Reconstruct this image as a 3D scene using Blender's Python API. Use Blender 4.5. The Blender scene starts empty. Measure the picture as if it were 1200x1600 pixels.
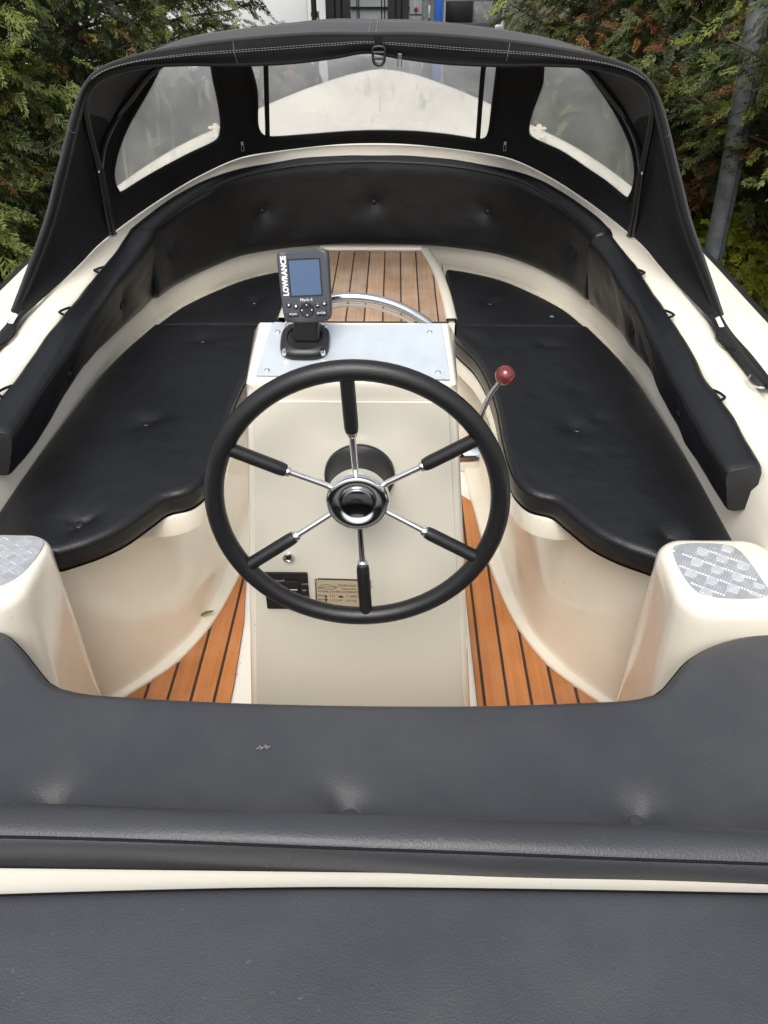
import bpy, bmesh, math, random
import numpy as np
from mathutils import Vector, Matrix
random.seed(7); rng = np.random.default_rng(11)
R = math.radians
scene = bpy.context.scene
COL = scene.collection

# ------------------------------------------------------------------ camera
cam = bpy.data.cameras.new('camera'); cam_o = bpy.data.objects.new('camera', cam); COL.objects.link(cam_o)
cam.sensor_fit = 'VERTICAL'; cam.sensor_height = 24.0; cam.lens = 18.0
cam.clip_start = 0.02; cam.clip_end = 500
cam_o.location = (0.056, 0, 1.164); cam_o.rotation_euler = (R(90 - 36.6), 0, R(0.7))
scene.camera = cam_o
# ------------------------------------------------------------------ sky (bright overcast)
SUN_EL, SUN_AZ = 58, 190          # azimuth clockwise from +Y
world = bpy.data.worlds.new('World'); scene.world = world; world.use_nodes = True
wn = world.node_tree.nodes; wl = world.node_tree.links
sky = wn.new('ShaderNodeTexSky'); sky.sky_type = 'NISHITA'; sky.sun_disc = False
sky.sun_elevation = R(SUN_EL); sky.sun_rotation = R(SUN_AZ); sky.dust_density = 4.0; sky.ozone_density = .6
hs = wn.new('ShaderNodeHueSaturation'); hs.inputs['Saturation'].default_value = .32
wl.new(sky.outputs[0], hs.inputs['Color']); wl.new(hs.outputs[0], wn['Background'].inputs[0])
wn['Background'].inputs[1].default_value = 0.15
# ------------------------------------------------------------------ sun
sun = bpy.data.lights.new('sun', 'SUN'); sun.energy = 1.1; sun.angle = R(40); sun.color = (1, .965, .90)
sun_o = bpy.data.objects.new('sun', sun); COL.objects.link(sun_o)
_d = Vector((math.sin(R(SUN_AZ)) * math.cos(R(SUN_EL)), math.cos(R(SUN_AZ)) * math.cos(R(SUN_EL)), math.sin(R(SUN_EL))))
sun_o.rotation_euler = _d.to_track_quat('Z', 'Y').to_euler(); sun_o.location = _d * 20
scene.view_settings.view_transform = 'Standard'; scene.view_settings.look = 'None'
scene.view_settings.exposure = 0.65; scene.view_settings.gamma = 1.0

# ------------------------------------------------------------------ materials
def mat(name, base, rough=.5, metal=0, coat=0, bump=None, vary=None, spec=.5, sheen=0, grain=None, wear=None, fade=None):
    """bump=(kind,scale,strength,dist)  vary=(scale,amount)  grain=(colour,scale xyz,amount)"""
    m = bpy.data.materials.new(name); m.use_nodes = True
    nt = m.node_tree; N = nt.nodes; L = nt.links; p = N['Principled BSDF']
    p.inputs['Base Color'].default_value = (*base, 1); p.inputs['Roughness'].default_value = rough
    p.inputs['Metallic'].default_value = metal; p.inputs['Coat Weight'].default_value = coat
    p.inputs['Coat Roughness'].default_value = .08; p.inputs['Specular IOR Level'].default_value = spec
    p.inputs['Sheen Weight'].default_value = sheen; p.inputs['Sheen Roughness'].default_value = .5
    tc = N.new('ShaderNodeTexCoord'); col = None
    def noise(scale, detail=4, vec=None):
        n = N.new('ShaderNodeTexNoise'); n.inputs['Scale'].default_value = scale; n.inputs['Detail'].default_value = detail
        L.new(vec or tc.outputs['Object'], n.inputs['Vector']); return n
    def mix(fac, a, b, mode='MIX'):
        x = N.new('ShaderNodeMix'); x.data_type = 'RGBA'; x.blend_type = mode
        for s, v in ((x.inputs[0], fac), (x.inputs[6], a), (x.inputs[7], b)):
            if hasattr(v, 'is_output'): L.new(v, s)
            elif isinstance(v, (int, float)): s.default_value = v
            else: s.default_value = (*v, 1)
        return x.outputs[2]
    def ramp(v, a, b):
        r = N.new('ShaderNodeMapRange'); r.inputs[1].default_value = a; r.inputs[2].default_value = b
        L.new(v, r.inputs[0]); return r.outputs[0]
    col = base
    if grain:
        gcol, gsc, amt = grain
        mp = N.new('ShaderNodeMapping'); mp.inputs['Scale'].default_value = gsc; L.new(tc.outputs['Object'], mp.inputs[0])
        oi = N.new('ShaderNodeObjectInfo'); mp2 = N.new('ShaderNodeVectorMath'); mp2.operation = 'ADD'
        sc = N.new('ShaderNodeVectorMath'); sc.operation = 'SCALE'; sc.inputs[3].default_value = 37
        cx = N.new('ShaderNodeCombineXYZ'); L.new(oi.outputs['Random'], cx.inputs[0]); L.new(oi.outputs['Random'], cx.inputs[1])
        L.new(cx.outputs[0], sc.inputs[0]); L.new(mp.outputs[0], mp2.inputs[0]); L.new(sc.outputs[0], mp2.inputs[1])
        g = noise(1, 6, mp2.outputs[0]); g.inputs['Distortion'].default_value = .4
        f = N.new('ShaderNodeMath'); f.operation = 'MULTIPLY'; f.inputs[1].default_value = amt
        L.new(ramp(g.outputs[0], .35, .68), f.inputs[0]); col = mix(f.outputs[0], col, gcol)
        # plank to plank tone
        hsv = N.new('ShaderNodeHueSaturation'); mr = N.new('ShaderNodeMapRange'); mr.inputs[3].default_value = .86; mr.inputs[4].default_value = 1.14
        L.new(oi.outputs['Random'], mr.inputs[0]); L.new(mr.outputs[0], hsv.inputs['Value'])
        if hasattr(col, 'is_output'): L.new(col, hsv.inputs['Color'])
        col = hsv.outputs[0]
    if vary:
        n = noise(vary[0], 5); v = ramp(n.outputs[0], .3, .7)
        dark = tuple(c * (1 - vary[1]) for c in base)
        col = mix(v, mix(1.0, col, tuple([1 - vary[1]] * 3), 'MULTIPLY'), col)
        r2 = N.new('ShaderNodeMapRange'); r2.inputs[3].default_value = max(.02, rough - .06); r2.inputs[4].default_value = min(1, rough + .06)
        n2 = noise(vary[0] * 4.3, 4); L.new(n2.outputs[0], r2.inputs[0]); L.new(r2.outputs[0], p.inputs['Roughness'])
    if fade:   # sun-bleached / worn patches: (colour, scale, amount)
        n = noise(fade[1], 6); n.inputs['Roughness'].default_value = .65
        m4 = N.new('ShaderNodeMath'); m4.operation = 'MULTIPLY'; m4.inputs[1].default_value = fade[2]; L.new(ramp(n.outputs[0], .42, .66), m4.inputs[0])
        col = mix(m4.outputs[0], col, fade[0])
    if wear:   # small scattered specks: (colour, scale, threshold, amount)
        n = noise(wear[1], 3); n2 = noise(wear[1] * .09, 2)
        mm = N.new('ShaderNodeMath'); mm.operation = 'MULTIPLY'
        L.new(ramp(n.outputs[0], wear[2], wear[2] + .03), mm.inputs[0]); L.new(ramp(n2.outputs[0], .42, .62), mm.inputs[1])
        m3 = N.new('ShaderNodeMath'); m3.operation = 'MULTIPLY'; m3.inputs[1].default_value = wear[3]; L.new(mm.outputs[0], m3.inputs[0])
        col = mix(m3.outputs[0], col, wear[0])
    if hasattr(col, 'is_output'): L.new(col, p.inputs['Base Color'])
    if bump:
        bl = None
        for kind, sc_, st, di in ([bump] if isinstance(bump[0], str) else bump):
            if kind == 'vor':
                t = N.new('ShaderNodeTexVoronoi'); t.inputs['Scale'].default_value = sc_; t.feature = 'SMOOTH_F1'
                L.new(tc.outputs['Object'], t.inputs['Vector']); o = t.outputs['Distance']
            elif kind == 'weave':
                mp = N.new('ShaderNodeMapping'); L.new(tc.outputs['Object'], mp.inputs[0]); mp.inputs['Scale'].default_value = (sc_,) * 3
                t = N.new('ShaderNodeTexChecker'); t.inputs['Scale'].default_value = 1; L.new(mp.outputs[0], t.inputs['Vector']); o = t.outputs['Fac']
            else:
                t = noise(sc_, 5); o = t.outputs[0]
            b = N.new('ShaderNodeBump'); b.inputs['Strength'].default_value = st; b.inputs['Distance'].default_value = di
            L.new(o, b.inputs['Height'])
            if bl: L.new(bl.outputs[0], b.inputs['Normal'])
            bl = b
        L.new(bl.outputs[0], p.inputs['Normal'])
    return m
CREAM = (.82, .768, .655)
M = {}
M['gel'] = mat('cream_gelcoat', CREAM, .16, coat=.9, vary=(3, .05), fade=((.74, .68, .56), 14, .35), bump=('noise', 9, .05, .01), wear=((.35, .28, .2), 170, .70, .6))
M['deck'] = mat('weathered_cream_deck', CREAM, .42, vary=(3, .06), bump=('noise', 9, .05, .01), wear=((.4, .33, .25), 140, .70, .5))
M['gelpanel'] = mat('cream_panel', (.72, .68, .575), .22, coat=.7, vary=(4, .04), bump=('noise', 14, .04, .008))
M['sole'] = mat('white_sole', (.83, .80, .74), .35, vary=(6, .07), wear=((.3, .24, .18), 120, .68, .6))
M['vinyl'] = mat('black_vinyl', (.009, .0095, .0115), .35, vary=(6, .3), spec=.55, bump=(('vor', 620, .32, .0016), ('noise', 17, .3, .008), ('noise', 55, .1, .003)), wear=((.18, .17, .16), 150, .74, .35))
M['vinyl_faded'] = mat('faded_black_vinyl', (.046, .048, .055), .44, vary=(4, .16), spec=.5, fade=((.058, .060, .064), 9, .6), bump=(('vor', 760, .25, .0014), ('noise', 11, .3, .008)), wear=((.2, .19, .18), 160, .72, .3))  # lighter copy of black vinyl: worn grey plus sky reflection put into the base
M['vinyl_coarse'] = mat('pebbled_black_vinyl', (.042, .044, .050), .43, vary=(5, .2), bump=(('vor', 600, .17, .0016), ('noise', 22, .12, .006)), wear=((.22, .21, .2), 160, .71, .35))
M['piping'] = mat('black_piping', (.010, .010, .011), .85, spec=.15, bump=('noise', 300, .1, .001))
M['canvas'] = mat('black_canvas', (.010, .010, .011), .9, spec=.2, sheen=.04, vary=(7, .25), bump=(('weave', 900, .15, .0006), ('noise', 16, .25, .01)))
M['canvas_top'] = mat('sun_bleached_canvas', (.044, .0435, .0435), .95, spec=.2, sheen=.15, vary=(12, .2), bump=(('weave', 900, .2, .0006), ('noise', 16, .2, .01)))  # roof and hem crease canvas, paler than the sides
M['thread'] = mat('pale_thread', (.22, .21, .2), .8)
M['chrome'] = mat('chrome', (.78, .78, .77), .06, 1)
M['darkchrome'] = mat('dark_polished_cap', (.30, .30, .31), .08, 1)  # chrome base darkened to paint in the cap's dark reflection
M['steel'] = mat('stainless_tube', (.62, .63, .64), .16, 1, vary=(40, .1))
M['alu'] = mat('brushed_aluminium', (.60, .65, .69), .36, .45, vary=(30, .12), bump=('noise', 160, .06, .001))
M['checker'] = mat('checker_aluminium', (.52, .54, .56), .42, .5, vary=(60, .2), bump=('noise', 300, .08, .001))
M['tread'] = mat('worn_tread_aluminium', (.60, .62, .64), .42, .5, vary=(90, .15))  # lighter than the plate so both bar directions show
M['blackplastic'] = mat('black_plastic', (.012, .012, .013), .35, bump=('noise', 500, .06, .0006))
M['grip'] = mat('black_rubber_grip', (.009, .009, .010), .38, bump=('vor', 700, .3, .0008), vary=(30, .2))
M['frame'] = mat('black_coated_tube', (.014, .014, .015), .28)
M['greyplastic'] = mat('charcoal_plastic', (.050, .056, .064), .42, bump=('noise', 700, .08, .0005))
M['screen'] = mat('blue_grey_screen', (.05, .095, .19), .12, coat=.3)
M['bezelblack'] = mat('screen_border', (.008, .01, .02), .2)
M['white'] = mat('white_print', (.8, .8, .8), .5)
M['greyprint'] = mat('grey_print', (.35, .35, .36), .5)
M['knob'] = mat('dark_red_knob', (.17, .022, .02), .15, coat=.6, vary=(90, .35))
M['teak'] = mat('weathered_teak', (.44, .275, .165), .62, grain=((.30, .185, .11), (170, 5, 60), .8), vary=(6, .3), fade=((.46, .38, .30), 7, .5), bump=('noise', 130, .2, .001))
M['sole_wood'] = mat('orange_wood', (.52, .20, .062), .42, grain=((.40, .14, .042), (110, 4, 50), .8), vary=(9, .16), fade=((.50, .25, .12), 8, .45), wear=((.2, .1, .05), 60, .66, .35))
M['caulk'] = mat('dark_caulk', (.035, .028, .024), .6)
M['brass'] = mat('pale_brass_plate', (.62, .52, .37), .4, .3, vary=(60, .08))
M['ink'] = mat('dark_ink', (.03, .022, .018), .6)
M['rubber'] = mat('black_rub_rail', (.02, .021, .024), .5, vary=(8, .2))
M['galv'] = mat('galvanised_steel', (.24, .25, .26), .55, .5, vary=(22, .5), bump=('noise', 40, .1, .003))
M['bark'] = mat('bark', (.075, .05, .034), .9, vary=(14, .5), bump=('noise', 30, .7, .02))
M['vanwhite'] = mat('white_vehicle_paint', (.82, .84, .85), .25, coat=.5, vary=(2, .05))
M['darkglass'] = mat('dark_glass', (.02, .025, .03), .05, spec=.8)
M['cabglass'] = mat('pale_glass', (.55, .60, .60), .12, vary=(5, .15))
M['mast'] = mat('black_mast_steel', (.014, .013, .013), .45, vary=(10, .4))
M['blue'] = mat('blue_paint', (.02, .10, .42), .35, vary=(8, .2))
M['darkpanel'] = mat('dark_painted_panel', (.025, .028, .034), .5, vary=(6, .3))
M['tyre'] = mat('tyre', (.02, .02, .02), .8)
M['leafgreen'] = mat('leaf', (.10, .16, .03), .5)
M['scuff'] = mat('scuffed_backing', (.15, .15, .155), .8)
M['red'] = mat('red_lens', (.5, .03, .02), .3)
M['yellow'] = mat('ochre_paint', (.5, .34, .05), .5)

def window_vinyl():
    m = bpy.data.materials.new('clear_window_vinyl'); m.use_nodes = True
    nt = m.node_tree; N = nt.nodes; L = nt.links; N.remove(N['Principled BSDF']); out = N['Material Output']
    tr = N.new('ShaderNodeBsdfTransparent'); tr.inputs[0].default_value = (.95, .955, .945, 1)
    df = N.new('ShaderNodeBsdfDiffuse'); df.inputs[0].default_value = (.74, .75, .74, 1)
    tl = N.new('ShaderNodeBsdfTranslucent'); tl.inputs[0].default_value = (.82, .82, .81, 1)
    gl = N.new('ShaderNodeBsdfGlossy'); gl.inputs['Roughness'].default_value = .12; gl.inputs[0].default_value = (.8, .8, .8, 1)
    tc = N.new('ShaderNodeTexCoord'); n = N.new('ShaderNodeTexNoise'); n.inputs['Scale'].default_value = 7; n.inputs['Detail'].default_value = 6
    L.new(tc.outputs['Object'], n.inputs[0])
    mr = N.new('ShaderNodeMapRange'); mr.inputs[1].default_value = .3; mr.inputs[2].default_value = .72; mr.inputs[3].default_value = .34; mr.inputs[4].default_value = .60
    L.new(n.outputs[0], mr.inputs[0])
    a = N.new('ShaderNodeMixShader'); a.inputs[0].default_value = .85; L.new(df.outputs[0], a.inputs[1]); L.new(tl.outputs[0], a.inputs[2])
    b = N.new('ShaderNodeMixShader'); mp = N.new('ShaderNodeMapping'); mp.inputs['Scale'].default_value = (26, 12, 2.5); mp.inputs['Rotation'].default_value = (.3, .5, 0); L.new(tc.outputs['Object'], mp.inputs[0])
    n5 = N.new('ShaderNodeTexNoise'); n5.inputs['Scale'].default_value = 1; n5.inputs['Detail'].default_value = 3; n5.inputs['Distortion'].default_value = 1.2; L.new(mp.outputs[0], n5.inputs[0])
    m5 = N.new('ShaderNodeMapRange'); m5.inputs[1].default_value = .60; m5.inputs[2].default_value = .74; m5.inputs[4].default_value = .28; L.new(n5.outputs[0], m5.inputs[0])
    ad = N.new('ShaderNodeMath'); ad.operation = 'ADD'; L.new(mr.outputs[0], ad.inputs[0]); L.new(m5.outputs[0], ad.inputs[1]); L.new(ad.outputs[0], b.inputs[0]); L.new(tr.outputs[0], b.inputs[1]); L.new(a.outputs[0], b.inputs[2])
    lw_ = N.new('ShaderNodeLayerWeight'); lw_.inputs[0].default_value = .25; fr = N.new('ShaderNodeMath'); fr.operation = 'MULTIPLY'; fr.inputs[1].default_value = .35; L.new(lw_.outputs['Facing'], fr.inputs[0])
    c = N.new('ShaderNodeMixShader'); L.new(fr.outputs[0], c.inputs[0]); L.new(b.outputs[0], c.inputs[1]); L.new(gl.outputs[0], c.inputs[2])
    bp = N.new('ShaderNodeBump'); bp.inputs['Strength'].default_value = .25; bp.inputs['Distance'].default_value = .02
    n3 = N.new('ShaderNodeTexNoise'); n3.inputs['Scale'].default_value = 9; L.new(tc.outputs['Object'], n3.inputs[0]); L.new(n3.outputs[0], bp.inputs['Height']); L.new(bp.outputs[0], gl.inputs['Normal'])
    L.new(c.outputs[0], out.inputs[0]); return m
M['window'] = window_vinyl()

def foliage_mat():
    m = bpy.data.materials.new('conifer_foliage'); m.use_nodes = True
    nt = m.node_tree; N = nt.nodes; L = nt.links; p = N['Principled BSDF']; p.inputs['Roughness'].default_value = .55
    at = N.new('ShaderNodeAttribute'); at.attribute_name = 'tint'
    L.new(at.outputs['Color'], p.inputs['Base Color'])
    tl = N.new('ShaderNodeBsdfTranslucent'); L.new(at.outputs['Color'], tl.inputs[0])
    mx = N.new('ShaderNodeMixShader'); mx.inputs[0].default_value = .18
    L.new(p.outputs[0], mx.inputs[1]); L.new(tl.outputs[0], mx.inputs[2]); L.new(mx.outputs[0], N['Material Output'].inputs[0])
    return m
M['foliage'] = foliage_mat()

def ground_mat():
    m = mat('earth_and_grass', (.055, .060, .026), .95, vary=(2.2, .45), bump=('noise', 60, .8, .03), grain=((.075, .055, .035), (1.5, 1.5, 1.5), .8)); return m
M['ground'] = ground_mat()

# ------------------------------------------------------------------ helpers
def link(o, parent=None):
    COL.objects.link(o)
    if parent: o.parent = parent
    return o
def mesh(name, v, f, m, parent=None, smooth=True, sharp=None):
    me = bpy.data.meshes.new(name)
    if isinstance(v, np.ndarray): v = v.tolist()
    me.from_pydata([tuple(p) for p in v], [], [tuple(q) for q in f]); me.materials.append(m)
    bm = bmesh.new(); bm.from_mesh(me); bmesh.ops.recalc_face_normals(bm, faces=bm.faces); bm.to_mesh(me); bm.free()
    if smooth:
        me.polygons.foreach_set('use_smooth', [True] * len(me.polygons))
        if sharp: me.set_sharp_from_angle(angle=R(sharp))
    return link(bpy.data.objects.new(name, me), parent)
def bmobj(name, bm, m, parent=None, smooth=False, sharp=35):
    me = bpy.data.meshes.new(name); bm.to_mesh(me); bm.free(); me.materials.append(m)
    if smooth:
        me.polygons.foreach_set('use_smooth', [True] * len(me.polygons)); me.set_sharp_from_angle(angle=R(sharp))
    return link(bpy.data.objects.new(name, me), parent)
def thing(name, label, cat, loc=(0, 0, 0), group=None, rz=0):
    o = bpy.data.objects.new(name, None); o.empty_display_size = .05; link(o)
    o.location = loc; o.rotation_euler = (0, 0, rz); return tag(o, label, cat, group)
def tag(o, label, cat, group=None, kind=None):
    o['label'] = label; o['category'] = cat
    if group: o['group'] = group
    if kind: o['kind'] = kind
    return o
def struct(o): o['kind'] = 'structure'; return o
def adopt(o, parent):
    """parent keeping world place (parent only translated / z-rotated Empty)"""
    o.parent = parent; o.matrix_parent_inverse = Matrix.LocRotScale(parent.location, parent.rotation_euler, None).inverted(); return o
def crv(pts, n, closed=False):
    """Catmull-Rom through pts, resampled to n points by arc length"""
    P = np.array(pts, float)
    if closed: Q = np.vstack([P[-1], P, P[0], P[1]])
    else: Q = np.vstack([2 * P[0] - P[1], P, 2 * P[-1] - P[-2]])
    out = []
    for i in range(1, len(Q) - 2):
        p0, p1, p2, p3 = Q[i - 1], Q[i], Q[i + 1], Q[i + 2]
        t0 = 0; t1 = t0 + max(np.linalg.norm(p1 - p0), 1e-9) ** .5; t2 = t1 + max(np.linalg.norm(p2 - p1), 1e-9) ** .5; t3 = t2 + max(np.linalg.norm(p3 - p2), 1e-9) ** .5
        for t in np.linspace(t1, t2, 24, endpoint=False):
            a1 = (t1 - t) / (t1 - t0) * p0 + (t - t0) / (t1 - t0) * p1; a2 = (t2 - t) / (t2 - t1) * p1 + (t - t1) / (t2 - t1) * p2
            a3 = (t3 - t) / (t3 - t2) * p2 + (t - t2) / (t3 - t2) * p3
            b1 = (t2 - t) / (t2 - t0) * a1 + (t - t0) / (t2 - t0) * a2; b2 = (t3 - t) / (t3 - t1) * a2 + (t - t1) / (t3 - t1) * a3
            out.append((t2 - t) / (t2 - t1) * b1 + (t - t1) / (t2 - t1) * b2)
    out.append(P[0] if closed else P[-1]); out = np.array(out)
    s = np.concatenate([[0], np.cumsum(np.linalg.norm(np.diff(out, axis=0), axis=1))])
    q = np.linspace(0, s[-1], n + 1)[:-1] if closed else np.linspace(0, s[-1], n)
    return np.stack([np.interp(q, s, out[:, k]) for k in range(out.shape[1])], 1)
def grid_faces(a, b, wrap_a=False, wrap_b=False):
    f = []
    for i in range(a if wrap_a else a - 1):
        for j in range(b if wrap_b else b - 1):
            f.append((i * b + j, i * b + (j + 1) % b, ((i + 1) % a) * b + (j + 1) % b, ((i + 1) % a) * b + j))
    return f
def loft(name, curves, m, parent=None, sharp=None, wrap=False):
    A = np.array(curves); a, b = A.shape[:2]
    return mesh(name, A.reshape(-1, 3), grid_faces(a, b, False, wrap), m, parent, True, sharp)
def tube_data(path, r, n=10, closed=False, caps=True):
    P = np.array(path, float); k = len(P); rr = np.full(k, r) if np.isscalar(r) else np.array(r)
    if closed: T = np.roll(P, -1, 0) - np.roll(P, 1, 0)
    else: T = np.gradient(P, axis=0)
    T /= np.linalg.norm(T, axis=1)[:, None] + 1e-12
    up = np.array([0, 0, 1.]) if abs(T[0, 2]) < .9 else np.array([1., 0, 0])
    u = up - T[0] * up.dot(T[0]); u /= np.linalg.norm(u); V = []
    for i in range(k):
        u = u - T[i] * u.dot(T[i]); u /= np.linalg.norm(u); w = np.cross(T[i], u)
        for j in range(n):
            a = 2 * math.pi * j / n; V.append(P[i] + rr[i] * (math.cos(a) * u + math.sin(a) * w))
    F = grid_faces(k, n, closed, True)
    if not closed and caps: F += [tuple(range(n))[::-1], tuple(range((k - 1) * n, k * n))]
    return V, F
def tube(name, path, r, m, parent=None, n=10, closed=False):
    V, F = tube_data(path, r, n, closed); return mesh(name, V, F, m, parent, True, 50)
def box_bm(bm, lo, hi, mtx=None):
    vs = [bm.verts.new((x, y, z)) for x in (lo[0], hi[0]) for y in (lo[1], hi[1]) for z in (lo[2], hi[2])]
    for q in ((0, 1, 3, 2), (4, 6, 7, 5), (0, 4, 5, 1), (2, 3, 7, 6), (0, 2, 6, 4), (1, 5, 7, 3)): bm.faces.new([vs[i] for i in q])
    if mtx: bmesh.ops.transform(bm, matrix=mtx, verts=vs)
    return vs
def box(name, lo, hi, m, parent=None, bev=0, seg=2, mtx=None):
    bm = bmesh.new(); box_bm(bm, lo, hi)
    if bev: bmesh.ops.bevel(bm, geom=list(bm.edges), offset=bev, segments=seg, profile=.5, affect='EDGES')
    if mtx: bmesh.ops.transform(bm, matrix=mtx, verts=bm.verts)
    bmesh.ops.recalc_face_normals(bm, faces=bm.faces)
    return bmobj(name, bm, m, parent, bool(bev), 40)
def prism(name, poly, z0, z1, m, parent=None, bev=0, mtx=None, seg=2):
    bm = bmesh.new(); vs = [bm.verts.new((p[0], p[1], z0)) for p in poly]; f = bm.faces.new(vs)
    r = bmesh.ops.extrude_face_region(bm, geom=[f]); top = [e for e in r['geom'] if isinstance(e, bmesh.types.BMVert)]
    for v in top: v.co.z = z1
    bmesh.ops.recalc_face_normals(bm, faces=bm.faces)
    if bev:
        ed = [e for e in bm.edges if all(abs(v.co.z - z1) < 1e-7 for v in e.verts)]
        bmesh.ops.bevel(bm, geom=ed, offset=bev, segments=seg, profile=.5, affect='EDGES')
    if mtx: bmesh.ops.transform(bm, matrix=mtx, verts=bm.verts)
    bmesh.ops.triangulate(bm, faces=[f for f in bm.faces if len(f.verts) > 4])
    return bmobj(name, bm, m, parent, True, 32)
def lathe(name, prof, m, parent=None, n=32, mtx=None, sharp=40):
    """prof = [(r, z)]; spun about z then placed by mtx"""
    V = []; 
    for r, z in prof:
        for j in range(n): a = 2 * math.pi * j / n; V.append((max(r, 1e-5) * math.cos(a), max(r, 1e-5) * math.sin(a), z))
    F = grid_faces(len(prof), n, False, True); F += [tuple(range(n))[::-1], tuple(range((len(prof) - 1) * n, len(prof) * n))]
    if mtx: V = [tuple(mtx @ Vector(p)) for p in V]
    return mesh(name, V, F, m, parent, True, sharp)
def rrect(x0, x1, y0, y1, r, n=5):
    o = []
    for cx, cy, a0 in ((x1 - r, y1 - r, 0), (x0 + r, y1 - r, 90), (x0 + r, y0 + r, 180), (x1 - r, y0 + r, 270)):
        for k in range(n + 1): a = R(a0 + 90 * k / n); o.append((cx + r * math.cos(a), cy + r * math.sin(a)))
    return o
def text(name, body, size, m, parent, mtx, align='LEFT', depth=.0002, bold=0):
    c = bpy.data.curves.new(name, 'FONT'); c.body = body; c.size = size; c.extrude = depth; c.align_x = align; c.resolution_u = 3; c.offset = bold
    o = bpy.data.objects.new(name, c); COL.objects.link(o)
    dg = bpy.context.evaluated_depsgraph_get(); dg.update()
    me = bpy.data.meshes.new_from_object(o.evaluated_get(dg)); bpy.data.objects.remove(o); bpy.data.curves.remove(c)
    me.transform(mtx); me.materials.clear(); me.materials.append(m)
    for pl in me.polygons: pl.material_index = 0
    return link(bpy.data.objects.new(name, me), parent)
def frame(origin, xdir, ydir):
    x = Vector(xdir).normalized(); z = x.cross(Vector(ydir)).normalized(); y = z.cross(x)
    return Matrix(((x.x, y.x, z.x, origin[0]), (x.y, y.y, z.y, origin[1]), (x.z, y.z, z.z, origin[2]), (0, 0, 0, 1)))
def mirx(l): return [(-p[0], *p[1:]) for p in l]
def zc(Y): return float(np.interp(Y, [.2, .9, 1.3, 1.7, 2.0, 2.2, 2.45, 2.6, 3.2, 4.1], [.53, .53, .54, .555, .585, .615, .655, .672, .70, .725]))
def vnoise(seed):
    """cheap smooth 2-D noise: sum of sines"""
    r = np.random.default_rng(seed); k = r.normal(0, 1, (7, 2)); ph = r.uniform(0, 6.28, 7)
    return lambda x, y, s: sum(math.sin(s * (k[i, 0] * x + k[i, 1] * y) + ph[i]) for i in range(7)) / 4

# ------------------------------------------------------------------ ground
gv = []; G = 121; nz = vnoise(3)
def gz(x, y): return -.335 + .02 * nz(x, y, 1.1)
xs = np.sign(np.linspace(-1, 1, G)) * np.abs(np.linspace(-1, 1, G)) ** 3 * 200
for x in xs:
    for y in xs: gv.append((x, y + 4, gz(x, y + 4) if abs(x) < 30 and abs(y) < 30 else -.335))
struct(mesh('ground', gv, grid_faces(G, G), M['ground']))
def grass():
    n = 26000; x = rng.uniform(-6, 6, n); y = rng.uniform(1.5, 11, n)
    keep = ~((np.abs(x) < .98) & (y < 4.3)); x = x[keep]; y = y[keep]; n = len(x)
    h = rng.uniform(.04, .13, n); a = rng.uniform(0, 6.28, n); w = rng.uniform(.004, .009, n)
    z = np.array([gz(p, q) for p, q in zip(x, y)]) - .004
    dx = np.cos(a) * w; dy = np.sin(a) * w; lx = rng.normal(0, .035, n); ly = rng.normal(0, .035, n)
    V = np.empty((n, 3, 3)); V[:, 0] = np.stack([x - dx, y - dy, z], 1); V[:, 1] = np.stack([x + dx, y + dy, z], 1); V[:, 2] = np.stack([x + lx, y + ly, z + h], 1)
    me = bpy.data.meshes.new('grass'); me.from_pydata(V.reshape(-1, 3).tolist(), [], np.arange(3 * n).reshape(-1, 3).tolist())
    me.materials.append(mat('grass_blades', (.16, .26, .04), .6, vary=(1.2, .4)))
    o = link(bpy.data.objects.new('grass', me)); tag(o, 'short green grass growing around the boat and under the conifers', 'grass', kind='stuff')
grass()

# ------------------------------------------------------------------ boat
boat = thing('boat', 'cream open motorboat with teak floor and black upholstered cockpit', 'boat', (0, 1.5, -.33))
def B(o): return adopt(o, boat)
NB = 181
def full(half):     # right half aft->bow (x>0) mirrored to a full U of NB points
    return crv(list(half) + mirx(half[:-1])[::-1], NB)
def plan(l, zf): return [(x, y, zf(y) if callable(zf) else zf) for x, y in l]
IN = [(.615, -.3), (.615, .3), (.615, .9), (.618, 1.3), (.622, 1.6), (.608, 1.84), (.575, 2.0), (.505, 2.16), (.395, 2.33), (.214, 2.43), (0, 2.468)]
CR = [(.66, -.3), (.66, .3), (.66, .9), (.665, 1.3), (.668, 1.6), (.655, 1.88), (.62, 2.06), (.545, 2.22), (.425, 2.4), (.23, 2.505), (0, 2.54)]
STP = [(.715, -.3), (.715, .3), (.715, .9), (.72, 1.3), (.722, 1.6), (.715, 1.9), (.68, 2.11), (.60, 2.29), (.465, 2.48), (.25, 2.60), (0, 2.64)]
DK = [(.86, -.3), (.865, .3), (.87, .9), (.87, 1.3), (.86, 1.65), (.835, 1.95), (.76, 2.3), (.655, 2.62), (.545, 2.95), (.41, 3.35), (.27, 3.72), (.13, 3.99), (0, 4.09)]
WL = [(.60, -.3), (.60, .3), (.60, .9), (.604, 1.3), (.606, 1.6), (.595, 1.85), (.565, 1.99), (.49, 2.15), (.38, 2.32), (.205, 2.42), (0, 2.455)]
def off(l, d): return [(max(0, x + d) if x > 0 else 0, y + (d if i > len(l) - 4 else 0), *r) for i, (x, y, *r) in enumerate(l)]
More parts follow.
